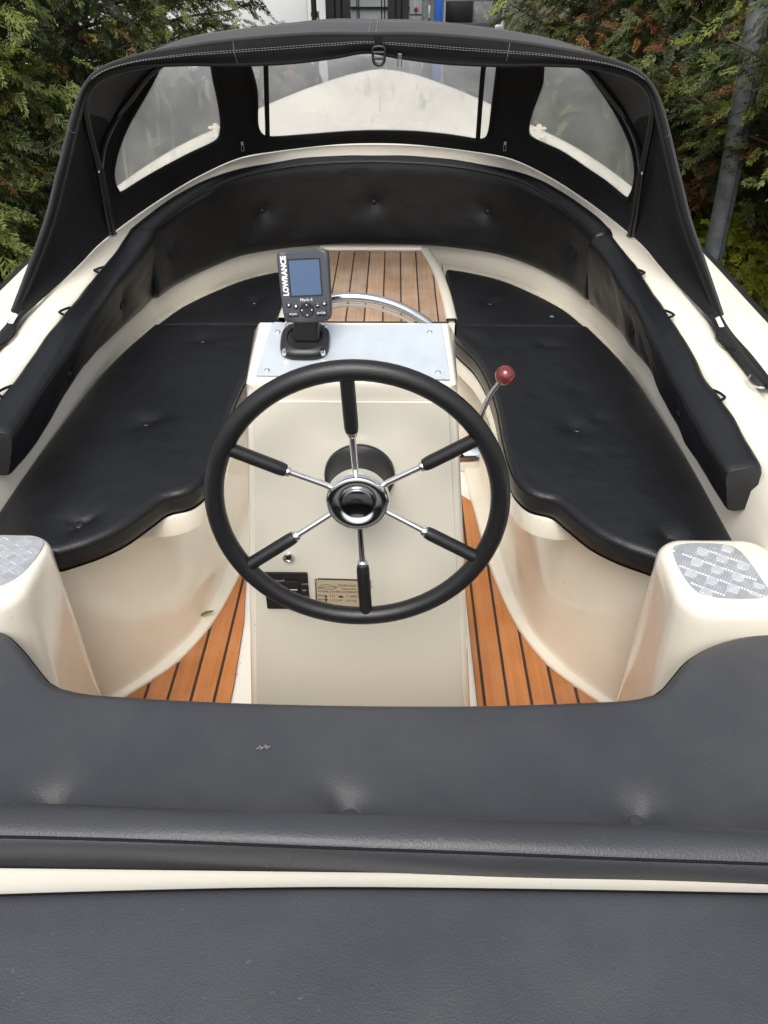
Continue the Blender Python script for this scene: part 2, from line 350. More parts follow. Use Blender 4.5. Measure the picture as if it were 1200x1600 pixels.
cur = [full(plan(WL, .33)), full(plan(WL, lambda y: zc(y) - .035)), full(plan(IN, lambda y: zc(y) - .012)), full(plan(off(IN, .006), lambda y: zc(y) - .003)),
       full(plan(off(IN, .016), lambda y: zc(y))), full(plan(CR, lambda y: zc(y) + .002)), full(plan(off(CR, .03), lambda y: zc(y) - .006)),
       full(plan(STP, lambda y: zc(y) - .028)), full(plan(off(STP, .015), lambda y: zc(y) - .03)),
       full(plan(off(DK, -.05), lambda y: zc(y) - .030)), full(plan(off(DK, -.015), lambda y: zc(y) - .034)), full(plan(DK, lambda y: zc(y) - .045))]
B(loft('deck', cur, M['deck'], sharp=60))
rub = [full(plan(DK, lambda y: zc(y) - .0445)), full(plan(off(DK, .022), lambda y: zc(y) - .05)), full(plan(off(DK, .03), lambda y: zc(y) - .07)),
       full(plan(off(DK, .022), lambda y: zc(y) - .09)), full(plan(DK, lambda y: zc(y) - .10))]
B(loft('rub_rail', rub, M['rubber']))
H1 = [(.80, -.3), (.81, .3), (.815, .9), (.81, 1.3), (.79, 1.65), (.75, 1.95), (.66, 2.3), (.55, 2.62), (.44, 2.95), (.31, 3.3), (.19, 3.6), (.09, 3.8), (0, 3.9)]
H2 = [(.62, -.3), (.63, .3), (.63, .9), (.62, 1.3), (.59, 1.65), (.54, 1.95), (.45, 2.3), (.35, 2.62), (.26, 2.95), (.17, 3.25), (.1, 3.45), (.04, 3.6), (0, 3.65)]
H3 = [(.0, -.3), (.002, .3), (.002, .9), (.002, 1.3), (.002, 1.65), (.002, 1.95), (.002, 2.3), (.002, 2.62), (.002, 2.9), (.002, 3.1), (.002, 3.2), (.001, 3.3), (0, 3.35)]
B(loft('hull', [full(plan(DK, lambda y: zc(y) - .10)), full(plan(H1, .2)), full(plan(H2, -.12)), full(plan(H3, -.325))], M['gel']))
# foredeck cleats
for sx in (-1, 1):
    bm = bmesh.new(); x, y = sx * .52, 2.72; z = zc(y) - .032
    box_bm(bm, (x - .008, y - .008, z), (x + .008, y + .008, z + .05)); box_bm(bm, (x - .024, y - .006, z + .032), (x + .024, y + .006, z + .042)); box_bm(bm, (x - .02, y - .02, z), (x + .02, y + .02, z + .006))
    bmesh.ops.bevel(bm, geom=list(bm.edges), offset=.003, segments=2, affect='EDGES')
    B(bmobj('deck_cleat', bm, M['gel'], None, True))
# aft deck and bulkheads
B(box('aft_deck', (-.70, -.6, .47), (.70, .3415, .533), M['gel'], bev=.006))
B(box('stern_seat_base', (-.60, .30, .0), (.60, .585, .358), M['gel'], bev=.01))
# seat shelves, cockpit liner
CI = [(.203, 1.82), (.206, 1.74), (.245, 1.63), (.263, 1.53), (.271, 1.4), (.269, 1.28), (.272, 1.178), (.281, 1.125), (.30, 1.092), (.336, 1.074), (.354, 1.043), (.386, .989), (.421, .955), (.468, .925)]
WC = [(.30, 1.86), (.325, 1.7), (.335, 1.55), (.338, 1.4), (.345, 1.25), (.365, 1.14), (.405, 1.065), (.450, 1.0), (.50, .95), (.54, .92)]
FE = [(.25, 1.86), (.256, 1.7), (.266, 1.55), (.280, 1.38), (.309, 1.21), (.335, 1.125), (.372, 1.052), (.42, .995), (.46, .955), (.50, .925)]
nL = 90
for sx in (1, -1):
    wc = crv(WC, nL); fe = crv(FE, nL)
    lev = [(0, -.006), (.04, .005), (.12, .009), (.52, .011), (.60, .015), (.66, .025), (.78, .06), (.89, .11), (.96, .17), (1.0, .25), (.99, .30), (.97, .34)]
    cs = []
    for k, z in lev:
        p = fe + (wc - fe) * k; cs.append(np.stack([sx * p[:, 0], p[:, 1], np.full(nL, z)], 1))
    B(loft('cockpit_liner', cs, M['gel']))
    # shelf with the rounded nose that shows below the cushion
    edge = crv([(.207, 2.3), (.207, 1.83), (.210, 1.74), (.248, 1.63), (.266, 1.53), (.274, 1.4), (.272, 1.28), (.274, 1.18), (.282, 1.12), (.305, 1.085), (.345, 1.068), (.385, 1.066), (.43, 1.03), (.49, .965), (.54, .93)], 70)
    outer = [(.615, .93), (.612, 1.3), (.615, 1.7), (.585, 1.97), (.50, 2.14), (.39, 2.30), (.21, 2.41)]
    prism('seat_shelf', [(sx * a, b) for a, b in list(edge) + outer], .312, .353, M['gel'], None, .006)
    B(bpy.data.objects[[o.name for o in bpy.data.objects if o.name.startswith('seat_shelf')][-1]])
B(prism('bow_shelf', [(-.21, 1.757), (.2065, 1.757), (.2065, 2.41), (.1, 2.44), (-.1, 2.44), (-.21, 2.41)], .30, .352, M['gel']))
B(box('forward_bulkhead', (-.34, 1.759, -.004), (.34, 1.785, .312), M['gel'], bev=.004))
# floor
B(box('cockpit_sole', (-.56, .45, -.03), (.56, 1.9, -.005), M['sole']))
fe = crv(FE, 50)
regR = [(.222, .55), (.222, 1.66)] + [(a, b) for a, b in fe if b < 1.63] + [(.51, .55)]
regL = [(-.247, .55), (-.249, 1.0), (-.257, 1.17), (-.287, 1.415)] + [(-a, b) for a, b in fe if b < 1.37] + [(-.51, .55)]
def clip(poly, x0, x1):
    for s, lim in ((1, x0), (-1, -x1)):
        out = []
        for i in range(len(poly)):
            a, b = poly[i - 1], poly[i]; ia, ib = s * a[0] >= lim, s * b[0] >= lim
            if ia != ib: t = (s * lim - a[0]) / (b[0] - a[0]); out.append((s * lim, a[1] + t * (b[1] - a[1])))
            if ib: out.append(b)
        poly = out
        if len(poly) < 3: return []
    q = []
    for p in poly:
        if not q or (abs(p[0] - q[-1][0]) + abs(p[1] - q[-1][1])) > 1e-5: q.append(p)
    return q
for reg, x0, s in ((regR, .2355, 1), (regL, -.2795, -1)):
    xs_ = [q[0] for q in reg]
    B(prism('caulk_sheet', reg, -.004, .0005, M['caulk']))
    for k in range(-2, 9):
        a, b = sorted((x0 + s * .0447 * k, x0 + s * .0447 * (k + 1))); q = clip(reg, a + .0028, b - .0028)
        if len(q) > 3: B(prism('floor_plank', q, 0, .0035 + .0004 * random.random(), M['sole_wood'], bev=.0006, seg=1))
# boarding steps with checker plate
for sx in (1, -1):
    def ring(x0, x1, y0, y1, r, z):
        return [(sx * a, b, z) for a, b in rrect(x0, x1, y0, y1, r, 8)]
    S_ = []
    for k, z in ((0, -.004), (.04, .01), (.12, .10), (.35, .25), (.7, .36), (.93, .425), (1, .442), (1, .442)):
        a0 = .448 + (.44 - .448) * k - .002 * (1 - k); S_.append((a0, z, k))
    rings = []
    for a0, z, k in S_[:-1]:
        rings.append(ring(a0, .612, .725 + .01 * k, .912 - .017 * k, .050 - .007 * k, z))
    rings.append(ring(.4415, .6105, .7365, .8935, .042, .450)); rings.append(ring(.4455, .607, .7405, .8895, .039, .4555)); rings.append(ring(.452, .60, .747, .883, .034, .458))
    A = np.array(rings); a, b = A.shape[:2]
    F = grid_faces(a, b, False, True) + [tuple(range((a - 1) * b, a * b))]
    step = B(mesh('boarding_step', A.reshape(-1, 3), F, M['gel'], None, True, 50))
    step['label'] = 'moulded cream boarding step with a checker plate pad'
    # plate
    if sx > 0: pl = [(.465, .868), (.482, .877), (.542, .876), (.557, .866), (.567, .80), (.567, .775), (.556, .764), (.49, .762), (.472, .771), (.462, .80)]
    else: pl = [(-.452, .868), (-.462, .878), (-.545, .879), (-.558, .866), (-.562, .80), (-.556, .77), (-.50, .765), (-.478, .772), (-.457, .80)]
    pl = crv(pl, 60, True)
    prism('checker_plate', [tuple(p) for p in pl], .4575, .4592, M['checker'], step, .0004, seg=1)
    bm = bmesh.new()
    poly = [tuple(p) for p in pl]
    def inside(x, y, P=poly):
        c = False
        for i in range(len(P)):
            (x1, y1), (x2, y2) = P[i - 1], P[i]
            if (y1 > y) != (y2 > y) and x < (x2 - x1) * (y - y1) / (y2 - y1) + x1: c = not c
        return c
    cx0 = sx * .512; pit = .0198
    for i in range(-5, 6):
        for j in range(-5, 6):
            for k in range(5):
                ang = R(-33 if (i + j) % 2 == 0 else 57); o_ = (k - 2) * .0037
                ccx = cx0 + (i * math.cos(R(12)) - j * math.sin(R(12))) * pit; ccy = .82 + (i * math.sin(R(12)) + j * math.cos(R(12))) * pit
                ux, uy = math.cos(ang), math.sin(ang); bx, by = ccx - uy * o_, ccy + ux * o_
                Lh = .0086
                if not (inside(bx + ux * Lh, by + uy * Lh) and inside(bx - ux * Lh, by - uy * Lh)): continue
                w = .0014
                top = [(bx + ux * t * Lh * .8 - uy * s * .0006, by + uy * t * Lh * .8 + ux * s * .0006, .4606) for t, s in ((-1, -1), (1, -1), (1, 1), (-1, 1))]
                bot = [(bx + ux * t * Lh - uy * s * w, by + uy * t * Lh + ux * s * w, .4590) for t, s in ((-1, -1), (1, -1), (1, 1), (-1, 1))]
                vt = [bm.verts.new(p) for p in top]; vb = [bm.verts.new(p) for p in bot]; bm.faces.new(vt)
                for q in range(4): bm.faces.new((vb[q], vb[(q + 1) % 4], vt[(q + 1) % 4], vt[q]))
    tb = bmobj('tread_bars', bm, M['tread'], step); tb['kind'] = 'stuff'
# teak topped bow step
ZT = .432
teak = B(prism('teak_step', [(-.205, 1.755), (.205, 1.755), (.204, 1.78), (.198, 1.95), (.18, 2.15), (.155, 2.31), (-.175, 2.31), (-.195, 2.15), (-.205, 1.95)], .352, ZT - .006, M['gel']))
prism('caulk_sheet', [(-.2, 1.757), (.19, 1.757), (.182, 1.95), (.164, 2.15), (.143, 2.284), (-.155, 2.284), (-.176, 2.15), (-.194, 1.95)], ZT - .0062, ZT - .0022, M['caulk'], teak)
tr = crv([(.199, 1.756, ZT), (.198, 1.80, ZT), (.192, 1.95, ZT), (.174, 2.15, ZT), (.152, 2.285, ZT)], 40)
for s in (1, -1):
    q = np.array([(p[0] if s > 0 else -p[0] - .012, p[1], p[2]) for p in tr])
    sec = [(-.016, -.004), (-.016, .004), (-.012, .0075), (.007, .0075), (.012, .003), (.012, -.078)]
    cs = [np.stack([q[:, 0] + s * a, q[:, 1], q[:, 2] + b], 1) for a, b in sec]
    loft('edge_trim', cs, M['gel'], teak, 50)
box('end_trim', (-.163, 2.283, .36), (.143, 2.308, ZT + .0075), M['gel'], teak, .004)
for k in range(9):
    xa = -.192 + .0447 * k
    reg = [(-.205, 1.758), (.186, 1.758), (.186, 1.77), (.179, 1.95), (.162, 2.15), (.141, 2.282), (-.153, 2.282), (-.174, 2.15), (-.191, 1.95), (-.198, 1.72)]
    q = clip(reg, xa + .0018, xa + .0447 - .0018)
    if len(q) > 3: prism('teak_plank', q, ZT - .0042, ZT + .0005 * random.random(), M['teak'], teak, .0007, seg=1)

# ------------------------------------------------------------------ cushions
def pad(name, root, A, Bc, z0, z1, r, m, tufts=(), puff=.006, ns=110, nt=56, seed=1, pipe=True, wr=.0019):
    """upholstered pad between plan curves A(s) and Bc(s); rounded rim, tufted, slightly uneven"""
    def dens(n, e=.14):     # parameters crowded near both ends
        t = np.linspace(0, 1, n); return t + e * -np.sin(2 * math.pi * t) / (2 * math.pi) * 5
    a = crv(A, 400); b = crv(Bc, 400); s = dens(ns); t = dens(nt)
    ia = np.stack([np.interp(s, np.linspace(0, 1, 400), a[:, k]) for k in (0, 1)], 1); ib = np.stack([np.interp(s, np.linspace(0, 1, 400), b[:, k]) for k in (0, 1)], 1)
    P = ia[:, None] * (1 - t[None, :, None]) + ib[:, None] * t[None, :, None]
    ring = [(i, 0) for i in range(ns)] + [(ns - 1, j) for j in range(1, nt)] + [(i, nt - 1) for i in range(ns - 2, -1, -1)] + [(0, j) for j in range(nt - 2, 0, -1)]
    O = np.array([P[i, j] for i, j in ring])
    # distance to outline
    Q = P.reshape(-1, 2); D = np.full(len(Q), 9.)
    for k in range(len(O)):
        p, q = O[k - 1], O[k]; d = q - p; L2 = d.dot(d) + 1e-12
        tt = np.clip(((Q - p) @ d) / L2, 0, 1); D = np.minimum(D, np.linalg.norm(Q - (p + tt[:, None] * d), axis=1))
    x = np.clip(1 - D / r, 0, 1); Z = z1 - r * (1 - np.sqrt(np.maximum(0, 1 - x * x))) * .8
    Z += puff * (1 - np.exp(-D / .05))
    nf = vnoise(seed); W = np.array([nf(p[0], p[1], 24) * .5 + nf(p[1], p[0], 60) * .25 for p in Q]); Z += wr * W * np.clip(D / .03, 0, 1)
    for tx, ty, dep, sg in tufts:
        dx, dy = Q[:, 0] - tx, Q[:, 1] - ty; d2 = np.hypot(dx, dy); an = np.arctan2(dy, dx)
        Z -= dep * np.exp(-(d2 / sg) ** 1.3) * (1 + .28 * np.sin(3 * an + tx * 40) * np.clip(d2 / sg, 0, 1))
        Z -= dep * .28 * np.exp(-(d2 / (sg * 2.4)) ** 2)
        Z -= dep * .34 * np.exp(-(d2 / (1.7 * sg)) ** 1.6) * np.clip(d2 / (.35 * sg), 0, 1) * (np.maximum(0, np.cos(2.5 * an + tx * 31)) ** 6 + .6 * np.maximum(0, np.cos(1.5 * an + 1 + tx * 17)) ** 10)
    V = np.concatenate([np.concatenate([Q, Z[:, None]], 1)]); F = grid_faces(ns, nt)
    nb = len(ring); base = len(V); idx = [i * nt + j for i, j in ring]
    zr = Z[idx]; cen = O.mean(0)
    ex = []
    for k, (zz, bulge) in enumerate(((.8, .0012), (.5, .0025), (.2, .0012), (0, -.004))):
        nrm = np.roll(O, -1, 0) - np.roll(O, 1, 0); nrm = np.stack([nrm[:, 1], -nrm[:, 0]], 1); nrm /= np.linalg.norm(nrm, axis=1)[:, None] + 1e-9
        area = np.sum(O[:, 0] * np.roll(O[:, 1], -1) - np.roll(O[:, 0], -1) * O[:, 1]); nrm *= (1 if area > 0 else -1)
        ex.append(np.concatenate([O + nrm * bulge, (z0 + (zr - z0) * zz)[:, None]], 1))
    V = np.concatenate([V] + ex); prev = idx
    for k in range(4):
        nx = [base + k * nb + i for i in range(nb)]
        F += [(prev[i], prev[(i + 1) % nb], nx[(i + 1) % nb], nx[i]) for i in range(nb)]; prev = nx
    lo = len(V); V = np.concatenate([V, np.concatenate([Q, np.full((len(Q), 1), z0)], 1)])      # underside
    F += [tuple(lo + i for i in q) for q in grid_faces(ns, nt)]
    o = mesh(name, V, F, m, None, True, 70); adopt(o, root)
    if pipe:
        pth = np.concatenate([O, (zr + .0006)[:, None]], 1)[::2]; adopt(tube('piping', pth, .0016, M['piping'], None, 6, True), root)
    for tx, ty, dep, sg in tufts:
        if dep < .006: continue
        k = np.argmin(np.hypot(Q[:, 0] - tx, Q[:, 1] - ty)); zz = Z[k]
        mt = Matrix.Translation((tx, ty, zz + .0012)) @ Matrix.Rotation(R(random.uniform(-8, 8)), 4, 'X')
        adopt(lathe('tuft_button', [(.0082, 0), (.0085, .0012), (.0072, .0028), (.003, .0034), (0, .0035)], m, None, 18, mt), root)
    return o
OUT = [(.541, 1.817), (.572, 1.671), (.590, 1.549), (.598, 1.404), (.604, 1.246), (.606, 1.13), (.604, .905)]
TUF = [(.425, 1.70, .009, .017), (.42, 1.315, .010, .018), (.505, .965, .009, .017), (.448, 1.47, .0035, .012), (.47, 1.35, .005, .012), (.425, 1.22, .004, .011), (.352, 1.45, .003, .010)]
TUFL = [(.40, 1.72, .009, .017), (.435, 1.33, .010, .018), (.46, 1.0, .010, .018)]
def side(l, s): return [(s * x, *r) for x, *r in l]
for s, lab in ((1, 'long black vinyl seat cushion beside the red-knobbed lever'), (-1, 'long black vinyl seat cushion on the side away from the red-knobbed lever')):
    root = thing('seat_cushion', lab, 'cushion', (s * .43, 1.35, .353), 'long side seat cushions')
    pad('cover', root, side(CI, s), side(OUT, s), .3535, .398, .013, M['vinyl'], side(TUF if s > 0 else TUFL, s), .004, 130, 56, 5 + s)
FO = [(.541, 1.8215), (.503, 1.942), (.439, 2.056), (.363, 2.155), (.277, 2.216), (.225, 2.24)]
for s, lab in ((1, 'small curved bow seat cushion with loose pale crumb on it'), (-1, 'small curved bow seat cushion behind the fish finder')):
    root = thing('bow_seat_cushion', lab, 'cushion', (s * .35, 2.0, .353), 'curved bow seat cushions')
    pad('cover', root, side([(.214, 1.8225), (.214, 1.95), (.212, 2.1), (.212, 2.24)], s), side(FO, s), .3535, .392, .012, M['vinyl'], side([(.315, 1.98, .008, .017)], s), .004, 60, 50, 9 + s)
o = bmesh.new(); bmesh.ops.create_icosphere(o, subdivisions=2, radius=.005)
for v in o.verts: v.co += Vector((random.uniform(-1, 1), random.uniform(-1, 1), 0)) * .001; v.co.z *= .45
cr = bmobj('crumb', o, M['scuff'], None, True); cr.location = (.46, 1.87, .3985); tag(cr, 'tiny pale crumb lying on the curved bow cushion', 'debris')

# stern seat cushion with forward ears, paler vinyl
SF = [(-.60, .742), (-.53, .742), (-.472, .732), (-.435, .705), (-.398, .668), (-.37, .642), (-.335, .630), (-.25, .622), (-.132, .616), (.0, .6135), (.165, .615), (.283, .621), (.355, .627), (.388, .637), (.412, .660), (.440, .690), (.480, .716), (.53, .735), (.60, .744)]
st = thing('stern_seat_cushion', 'wide faded black stern seat cushion scalloped round the cockpit', 'cushion', (0, .5, .358))
pad('cover', st, SF, [(-.60, .33), (-.3, .33), (0, .33), (.3, .33), (.60, .33)], .3585, .4195, .014, M['vinyl_faded'], [(-.305, .468, .017, .017), (.014, .471, .018, .018), (.320, .465, .016, .017), (-.6, .46, .009, .018)], .005, 170, 60, 21)
# small scuffed tear
V = []; F = []
for k in range(7):
    x = -.088 - .0065 + .0021 * k; y = .539 + .0018 * math.sin(k * 2.1) + k * .0004; w = .0010 + .0007 * (k % 3)
    V += [(x - .0014, y - .0004, .4262), (x + .0016, y + w * .4, .4262), (x + .0012, y + w + .0006, .4275), (x - .0012, y + w, .4272)]; F.append(tuple(range(4 * k, 4 * k + 4)))
adopt(mesh('scuffed_tear', V, F, M['scuff'], None, False), st)

def sweep_pad(name, root, path, sect, m, tufts=(), seed=1, wob=.002, sub=5, seams=(), foot=None):
    """closed section [(n, z)] (n = outward offset from the path) swept along plan path [(x, y, z)]; z scaled by hgt"""
    P = np.array(path); k = len(P); T = np.gradient(P[:, :2], axis=0); T /= np.linalg.norm(T, axis=1)[:, None]; Nn = np.stack([T[:, 1], -T[:, 0]], 1)
    S = crv(sect, len(sect) * sub, True) if sub else np.array(sect); n = len(S); nf = vnoise(seed)
    V = []; 
    L = np.concatenate([[0], np.cumsum(np.linalg.norm(np.diff(P, axis=0), axis=1))])
    for i in range(k):
        e = min(L[i], L[-1] - L[i]); sh = 1 - .10 * math.exp(-(e / .006) ** 2)
        c = S.mean(0)
        for j, (a, z) in enumerate(S):
            a2, z2 = c[0] + (a - c[0]) * sh, c[1] + (z - c[1]) * sh
            if foot and z2 < 0: z2 *= (P[i, 2] - foot(P[i, 1])) / -min(S[:, 1])
            w = wob * (nf(L[i] * 1.0, j / n * .6, 14) + .5 * nf(L[i], j / n, 33))
            d = 0
            for tl, tz, dep, sg in tufts:
                if a < c[0]: q = math.hypot(L[i] - tl, z - tz); d += dep * math.exp(-(q / sg) ** 1.3) + dep * .3 * math.exp(-(q / (2.4 * sg)) ** 2)
            V.append((P[i, 0] + Nn[i, 0] * (a2 + w + d), P[i, 1] + Nn[i, 1] * (a2 + w + d), P[i, 2] + z2 + w * .7))
    F = grid_faces(k, n, False, True) + [tuple(range(n))[::-1], tuple(range((k - 1) * n, k * n))]
    adopt(mesh(name, V, F, m, None, True, 60), root)
    V = np.array(V).reshape(k, n, 3)
    for a, z in seams:
        j = int(np.argmin(np.hypot(S[:, 0] - a, S[:, 1] - z))); adopt(tube('piping', V[:, j] , .0013, M['piping'], None, 6), root)
    for tl, tz, dep, sg in tufts:
        i = int(np.argmin(abs(L - tl))); js = [j for j in range(n) if S[j, 0] < S[:, 0].mean()]; j = min(js, key=lambda q: abs(S[q, 1] - tz)); p = V[i, j]
        nn = Vector((-Nn[i, 0], -Nn[i, 1], 0)); mt = Matrix.Translation(Vector(p) + nn * .0005) @ nn.to_track_quat('Z', 'Y').to_matrix().to_4x4()
        adopt(lathe('tuft_button', [(.008, -.002), (.0085, .002), (.006, .0045), (0, .0055)], m, None, 16, mt), root)
    return V
# side backrests: hung on the coaming
SB = [(.552, .96), (.553, 1.1), (.556, 1.25), (.561, 1.4), (.563, 1.55), (.560, 1.7), (.550, 1.82), (.536, 1.925)]
for s, lab in ((1, 'slim black side bolster with its squared end beside the boarding step'), (-1, 'slim black side bolster creased along the coaming opposite the lever')):
    root = thing('side_bolster', lab, 'bolster', (s * .59, 1.45, .46), 'side bolsters along the coaming')
    pts = SB if s > 0 else [(.552, 1.05)] + SB[1:-1] + [(.545, 1.97)]
    p = crv([(s * x, y, zc(y)) for x, y in pts], 120)
    if s < 0: p = p[::-1]
    sec = [(-.0, -.004), (.003, -.02), (.013, -.05), (.023, -.078), (.029, -.085), (.045, -.084), (.057, -.077), (.059, -.04), (.058, -.01), (.056, .004), (.045, .010), (.025, .0085), (.008, .004)]
    V = sweep_pad('cover', root, p, sec, M['vinyl'], [(.26, -.045, .005, .014), (.62, -.045, .005, .014)], 31 + s, .0022, 4, ((0, -.004),), lambda y: float(np.interp(y, [.95, 1.08, 1.18, 1.33, 1.46, 1.6, 1.78, 1.95], [.455, .447, .438, .446, .451, .437, .420, .409])))
    # hanging straps
    for y in (1.17, 1.50, 1.72):
        x = np.interp(y, [q[1] for q in SB], [q[0] for q in SB]); z = zc(y)
        pth = [(s * (x + .050), y - .020, z + .010), (s * (x + .060), y - .012, z + .011), (s * (x + .065), y + .004, z + .007), (s * (x + .061), y + .022, z + .005), (s * (x + .052), y + .028, z + .006)]
        V2, F2 = tube_data(crv(pth, 14), .0026, 6); adopt(mesh('hanging_strap', V2, F2, M['canvas'], None, True), root)
# bow backrest
bw = thing('curved_bow_cushion', 'tall curved black tufted backrest wrapped round the bow end', 'cushion', (0, 2.3, .40))
BB = [(.553, 1.93), (.527, 2.03), (.465, 2.165), (.375, 2.285), (.21, 2.365), (0, 2.392)]
p = crv([(x, y, zc(y + .05) - .0) for x, y in BB] + [(-x, y, zc(y + .05)) for x, y in BB[:-1]][::-1], 220)
Lb = np.sum(np.linalg.norm(np.diff(p, axis=0), axis=1))
ksec = [(.0, -.012), (-.001, -.06), (.0, -.12), (.002, -.18), (.004, -.225), (.010, -.236), (.03, -.236), (.045, -.23), (.05, -.15), (.052, -.05), (.053, -.005), (.047, .006), (.03, .008), (.010, .002)]
sweep_pad('cover', bw, p, ksec, M['vinyl'], [(Lb * f, -.115, .011, .02) for f in (.07, .29, .5, .71, .93)], 41, .0016, 5, ((0.005, -.008),), lambda y: .412)
# stern bolster (backrest of the stern seat)
sb = thing('stern_bolster', 'long pebbled black stern bolster behind the wide seat cushion', 'bolster', (0, .35, .42))
p = crv([(-.62, .352, .5), (-.45, .355, .5), (-.25, .357, .5), (0, .352, .5), (.2, .347, .498), (.4, .341, .496), (.62, .336, .494)][::-1], 150)
sec = [(-.030, -.07), (-.032, -.02), (-.032, .03), (-.031, .048), (-.027, .057), (-.016, .061), (-.004, .060), (.003, .0565), (.008, .047), (.011, .03), (.012, 0), (.012, -.07)]
sec = [(-a, z) for a, z in sec]
V = sweep_pad('cover', sb, p[::-1], [(-a, z) for a, z in sec][::1], M['vinyl_coarse'], (), 51, .0022, 5, ((.003, .0565),))
# aft deck pad
ap = thing('aft_deck_pad', 'faded black sun pad on the aft deck behind the cream strip', 'sun pad', (0, .0, .534))
pad('cover', ap, [(-.66, .287), (-.4, .298), (-.15, .309), (.0, .3135), (.2, .314), (.4, .313), (.66, .314)], [(-.66, -.45), (0, -.45), (.66, -.45)], .5335, .563, .012, M['vinyl_faded'], (), .003, 120, 60, 61)

# ------------------------------------------------------------------ helm console
YC = .85
con = thing('helm_console', 'cream moulded helm console standing on the cockpit floor', 'console', (0, .95, -.005))
def K(o): return adopt(o, con)
XO = .005
def hw(z): return .1305 + (.729 - z) * .0935
body = []
for z, y0, y1 in ((-.004, YC, 1.22), (.2, YC, 1.19), (.45, YC, 1.12), (.66, YC + .001, 1.03), (.712, YC + .001, 1.0)):
    h = hw(z); r = .014
    body.append([(x, y, z) for x, y in rrect(-h, h, y0, y1, r, 4)])
def top_ring(ins, dz, zf0=.729, zf1=.769):
    h0, h1 = hw(.729) - ins, .1255 - ins; ya, yb = YC + ins, .944 - ins * .4
    out = []
    for x, y in rrect(-1, 1, 0, 1, .0001, 4):
        t = y; hh = h0 + (h1 - h0) * t; yy = ya + (yb - ya) * t; out.append((x * hh, yy, zf0 + (zf1 - zf0) * (yy - YC) / (.944 - YC) + dz))
    return out
body.append([(x, y if y < .97 else .95 + (y - .97) * .2, z + .0) for x, y, z in [(q[0], q[1], .722 if q[1] < .9 else .75) for q in body[-1]]])
body.append([(x, y, z) for x, y, z in top_ring(.002, -.003)]); body.append(top_ring(.005, 0)); body.append(top_ring(.05, .0005))
A = np.array(body); A[:, :, 0] += XO; a, b = A.shape[:2]
K(mesh('body', A.reshape(-1, 3), grid_faces(a, b, False, True) + [tuple(range((a - 1) * b, a * b)), tuple(range(b))[::-1]], M['gel'], None, True, 40))
# front panel, a bit proud, inset from the edges
pv = [(-hw(.705) + .012, .705), (hw(.705) - .012, .705), (hw(.02) - .012, .02), (-hw(.02) + .012, .02)]
mt = frame((XO, YC, 0), (1, 0, 0), (0, 0, 1))     # local (x, z, out) -> toward the helmsman
K(prism('front_panel', pv[::-1], .0, .0035, M['gelpanel'], None, .0015, mt))
# console foot flange
K(prism('foot_flange', [(-.243, .58), (.217, .58), (.217, 1.5), (-.243, 1.5)], -.006, .002, M['sole'], None, .002))
# dash plate (sloping top)
dy, dz = .944 - YC, .769 - .729
fm = frame((XO, YC, .7296), (1, 0, 0), (0, dy, dz)); LD = math.hypot(dy, dz)
q = [(-.1175, .009), (.122, .004), (.1135, LD - .005), (.06, LD - .0075), (.0, LD - .009), (-.06, LD - .0075), (-.1, LD - .004), (-.105, LD - .006)]
dash = K(prism('dash_plate', q, .001, .0032, M['alu'], None, .0006, fm, 1))
def screw(parent, mtx, r=.0036):
    o = lathe('screw', [(r, 0), (r, .0008), (r * .75, .0018), (r * .35, .0021), (r * .35, .0012), (0, .0012)], M['chrome'], parent, 14, mtx); return o
for x, y in ((-.104, .016), (.107, .014), (.098, LD - .022), (-.096, LD - .022)): screw(dash, fm @ Matrix.Translation((x, y, .0032)))
# front plates
def onface(px, z): return frame((px, YC - .0035, z), (1, 0, 0), (0, 0, 1))
pb = K(lathe('push_button', [(.0085, 0), (.0088, .002), (.0075, .0045), (.0058, .005), (.0056, .003)], M['chrome'], None, 24, onface(-.0915, .454)))
lathe('plunger', [(.0042, .001), (.0042, .0030), (.0034, .0040), (0, .0042)], M['blackplastic'], pb, 18, onface(-.0915, .454))
swf = onface(-.0985, .389)
sw = K(prism('switch_panel', rrect(-.0325, .0325, -.036, .036, .002, 2), 0, .003, M['blackplastic'], None, .0008, swf))
rk = prism('rocker', rrect(-.0105, .0105, -.026, .024, .001, 2), .003, .0075, M['blackplastic'], sw, .0015, swf @ Matrix.Translation((.009, -.002, 0)))
for y in (.012, -.006): prism('rocker_mark', rrect(-.0075, .0075, -.0008, .0008, .0003, 1), .0076, .0079, M['white'], rk, 0, swf @ Matrix.Translation((.009, y - .004, 0)))
text('lettering', 'BILGE PUMP', .0052, M['greyprint'], sw, swf @ Matrix.Translation((-.0295, .0195, .0032)))
for k, t in enumerate(('AUTO', 'OFF', 'MAN')): text('lettering', t, .0036, M['greyprint'], sw, swf @ Matrix.Translation((.0225, .014 - .0125 * k, .0032)))
text('lettering', '>', .006, M['greyprint'], sw, swf @ Matrix.Translation((-.029, .029, .0032)))
nf_ = onface(-.0155, .384) @ Matrix.Rotation(R(-1.5), 4, 'Z')
npl = K(prism('name_plate', rrect(-.041, .041, -.0285, .0285, .002, 2), 0, .0012, M['ink'], None, .0003, nf_))
prism('plate_face', rrect(-.039, .039, -.0262, .0262, .001, 2), .0012, .0016, M['brass'], npl, 0, nf_)
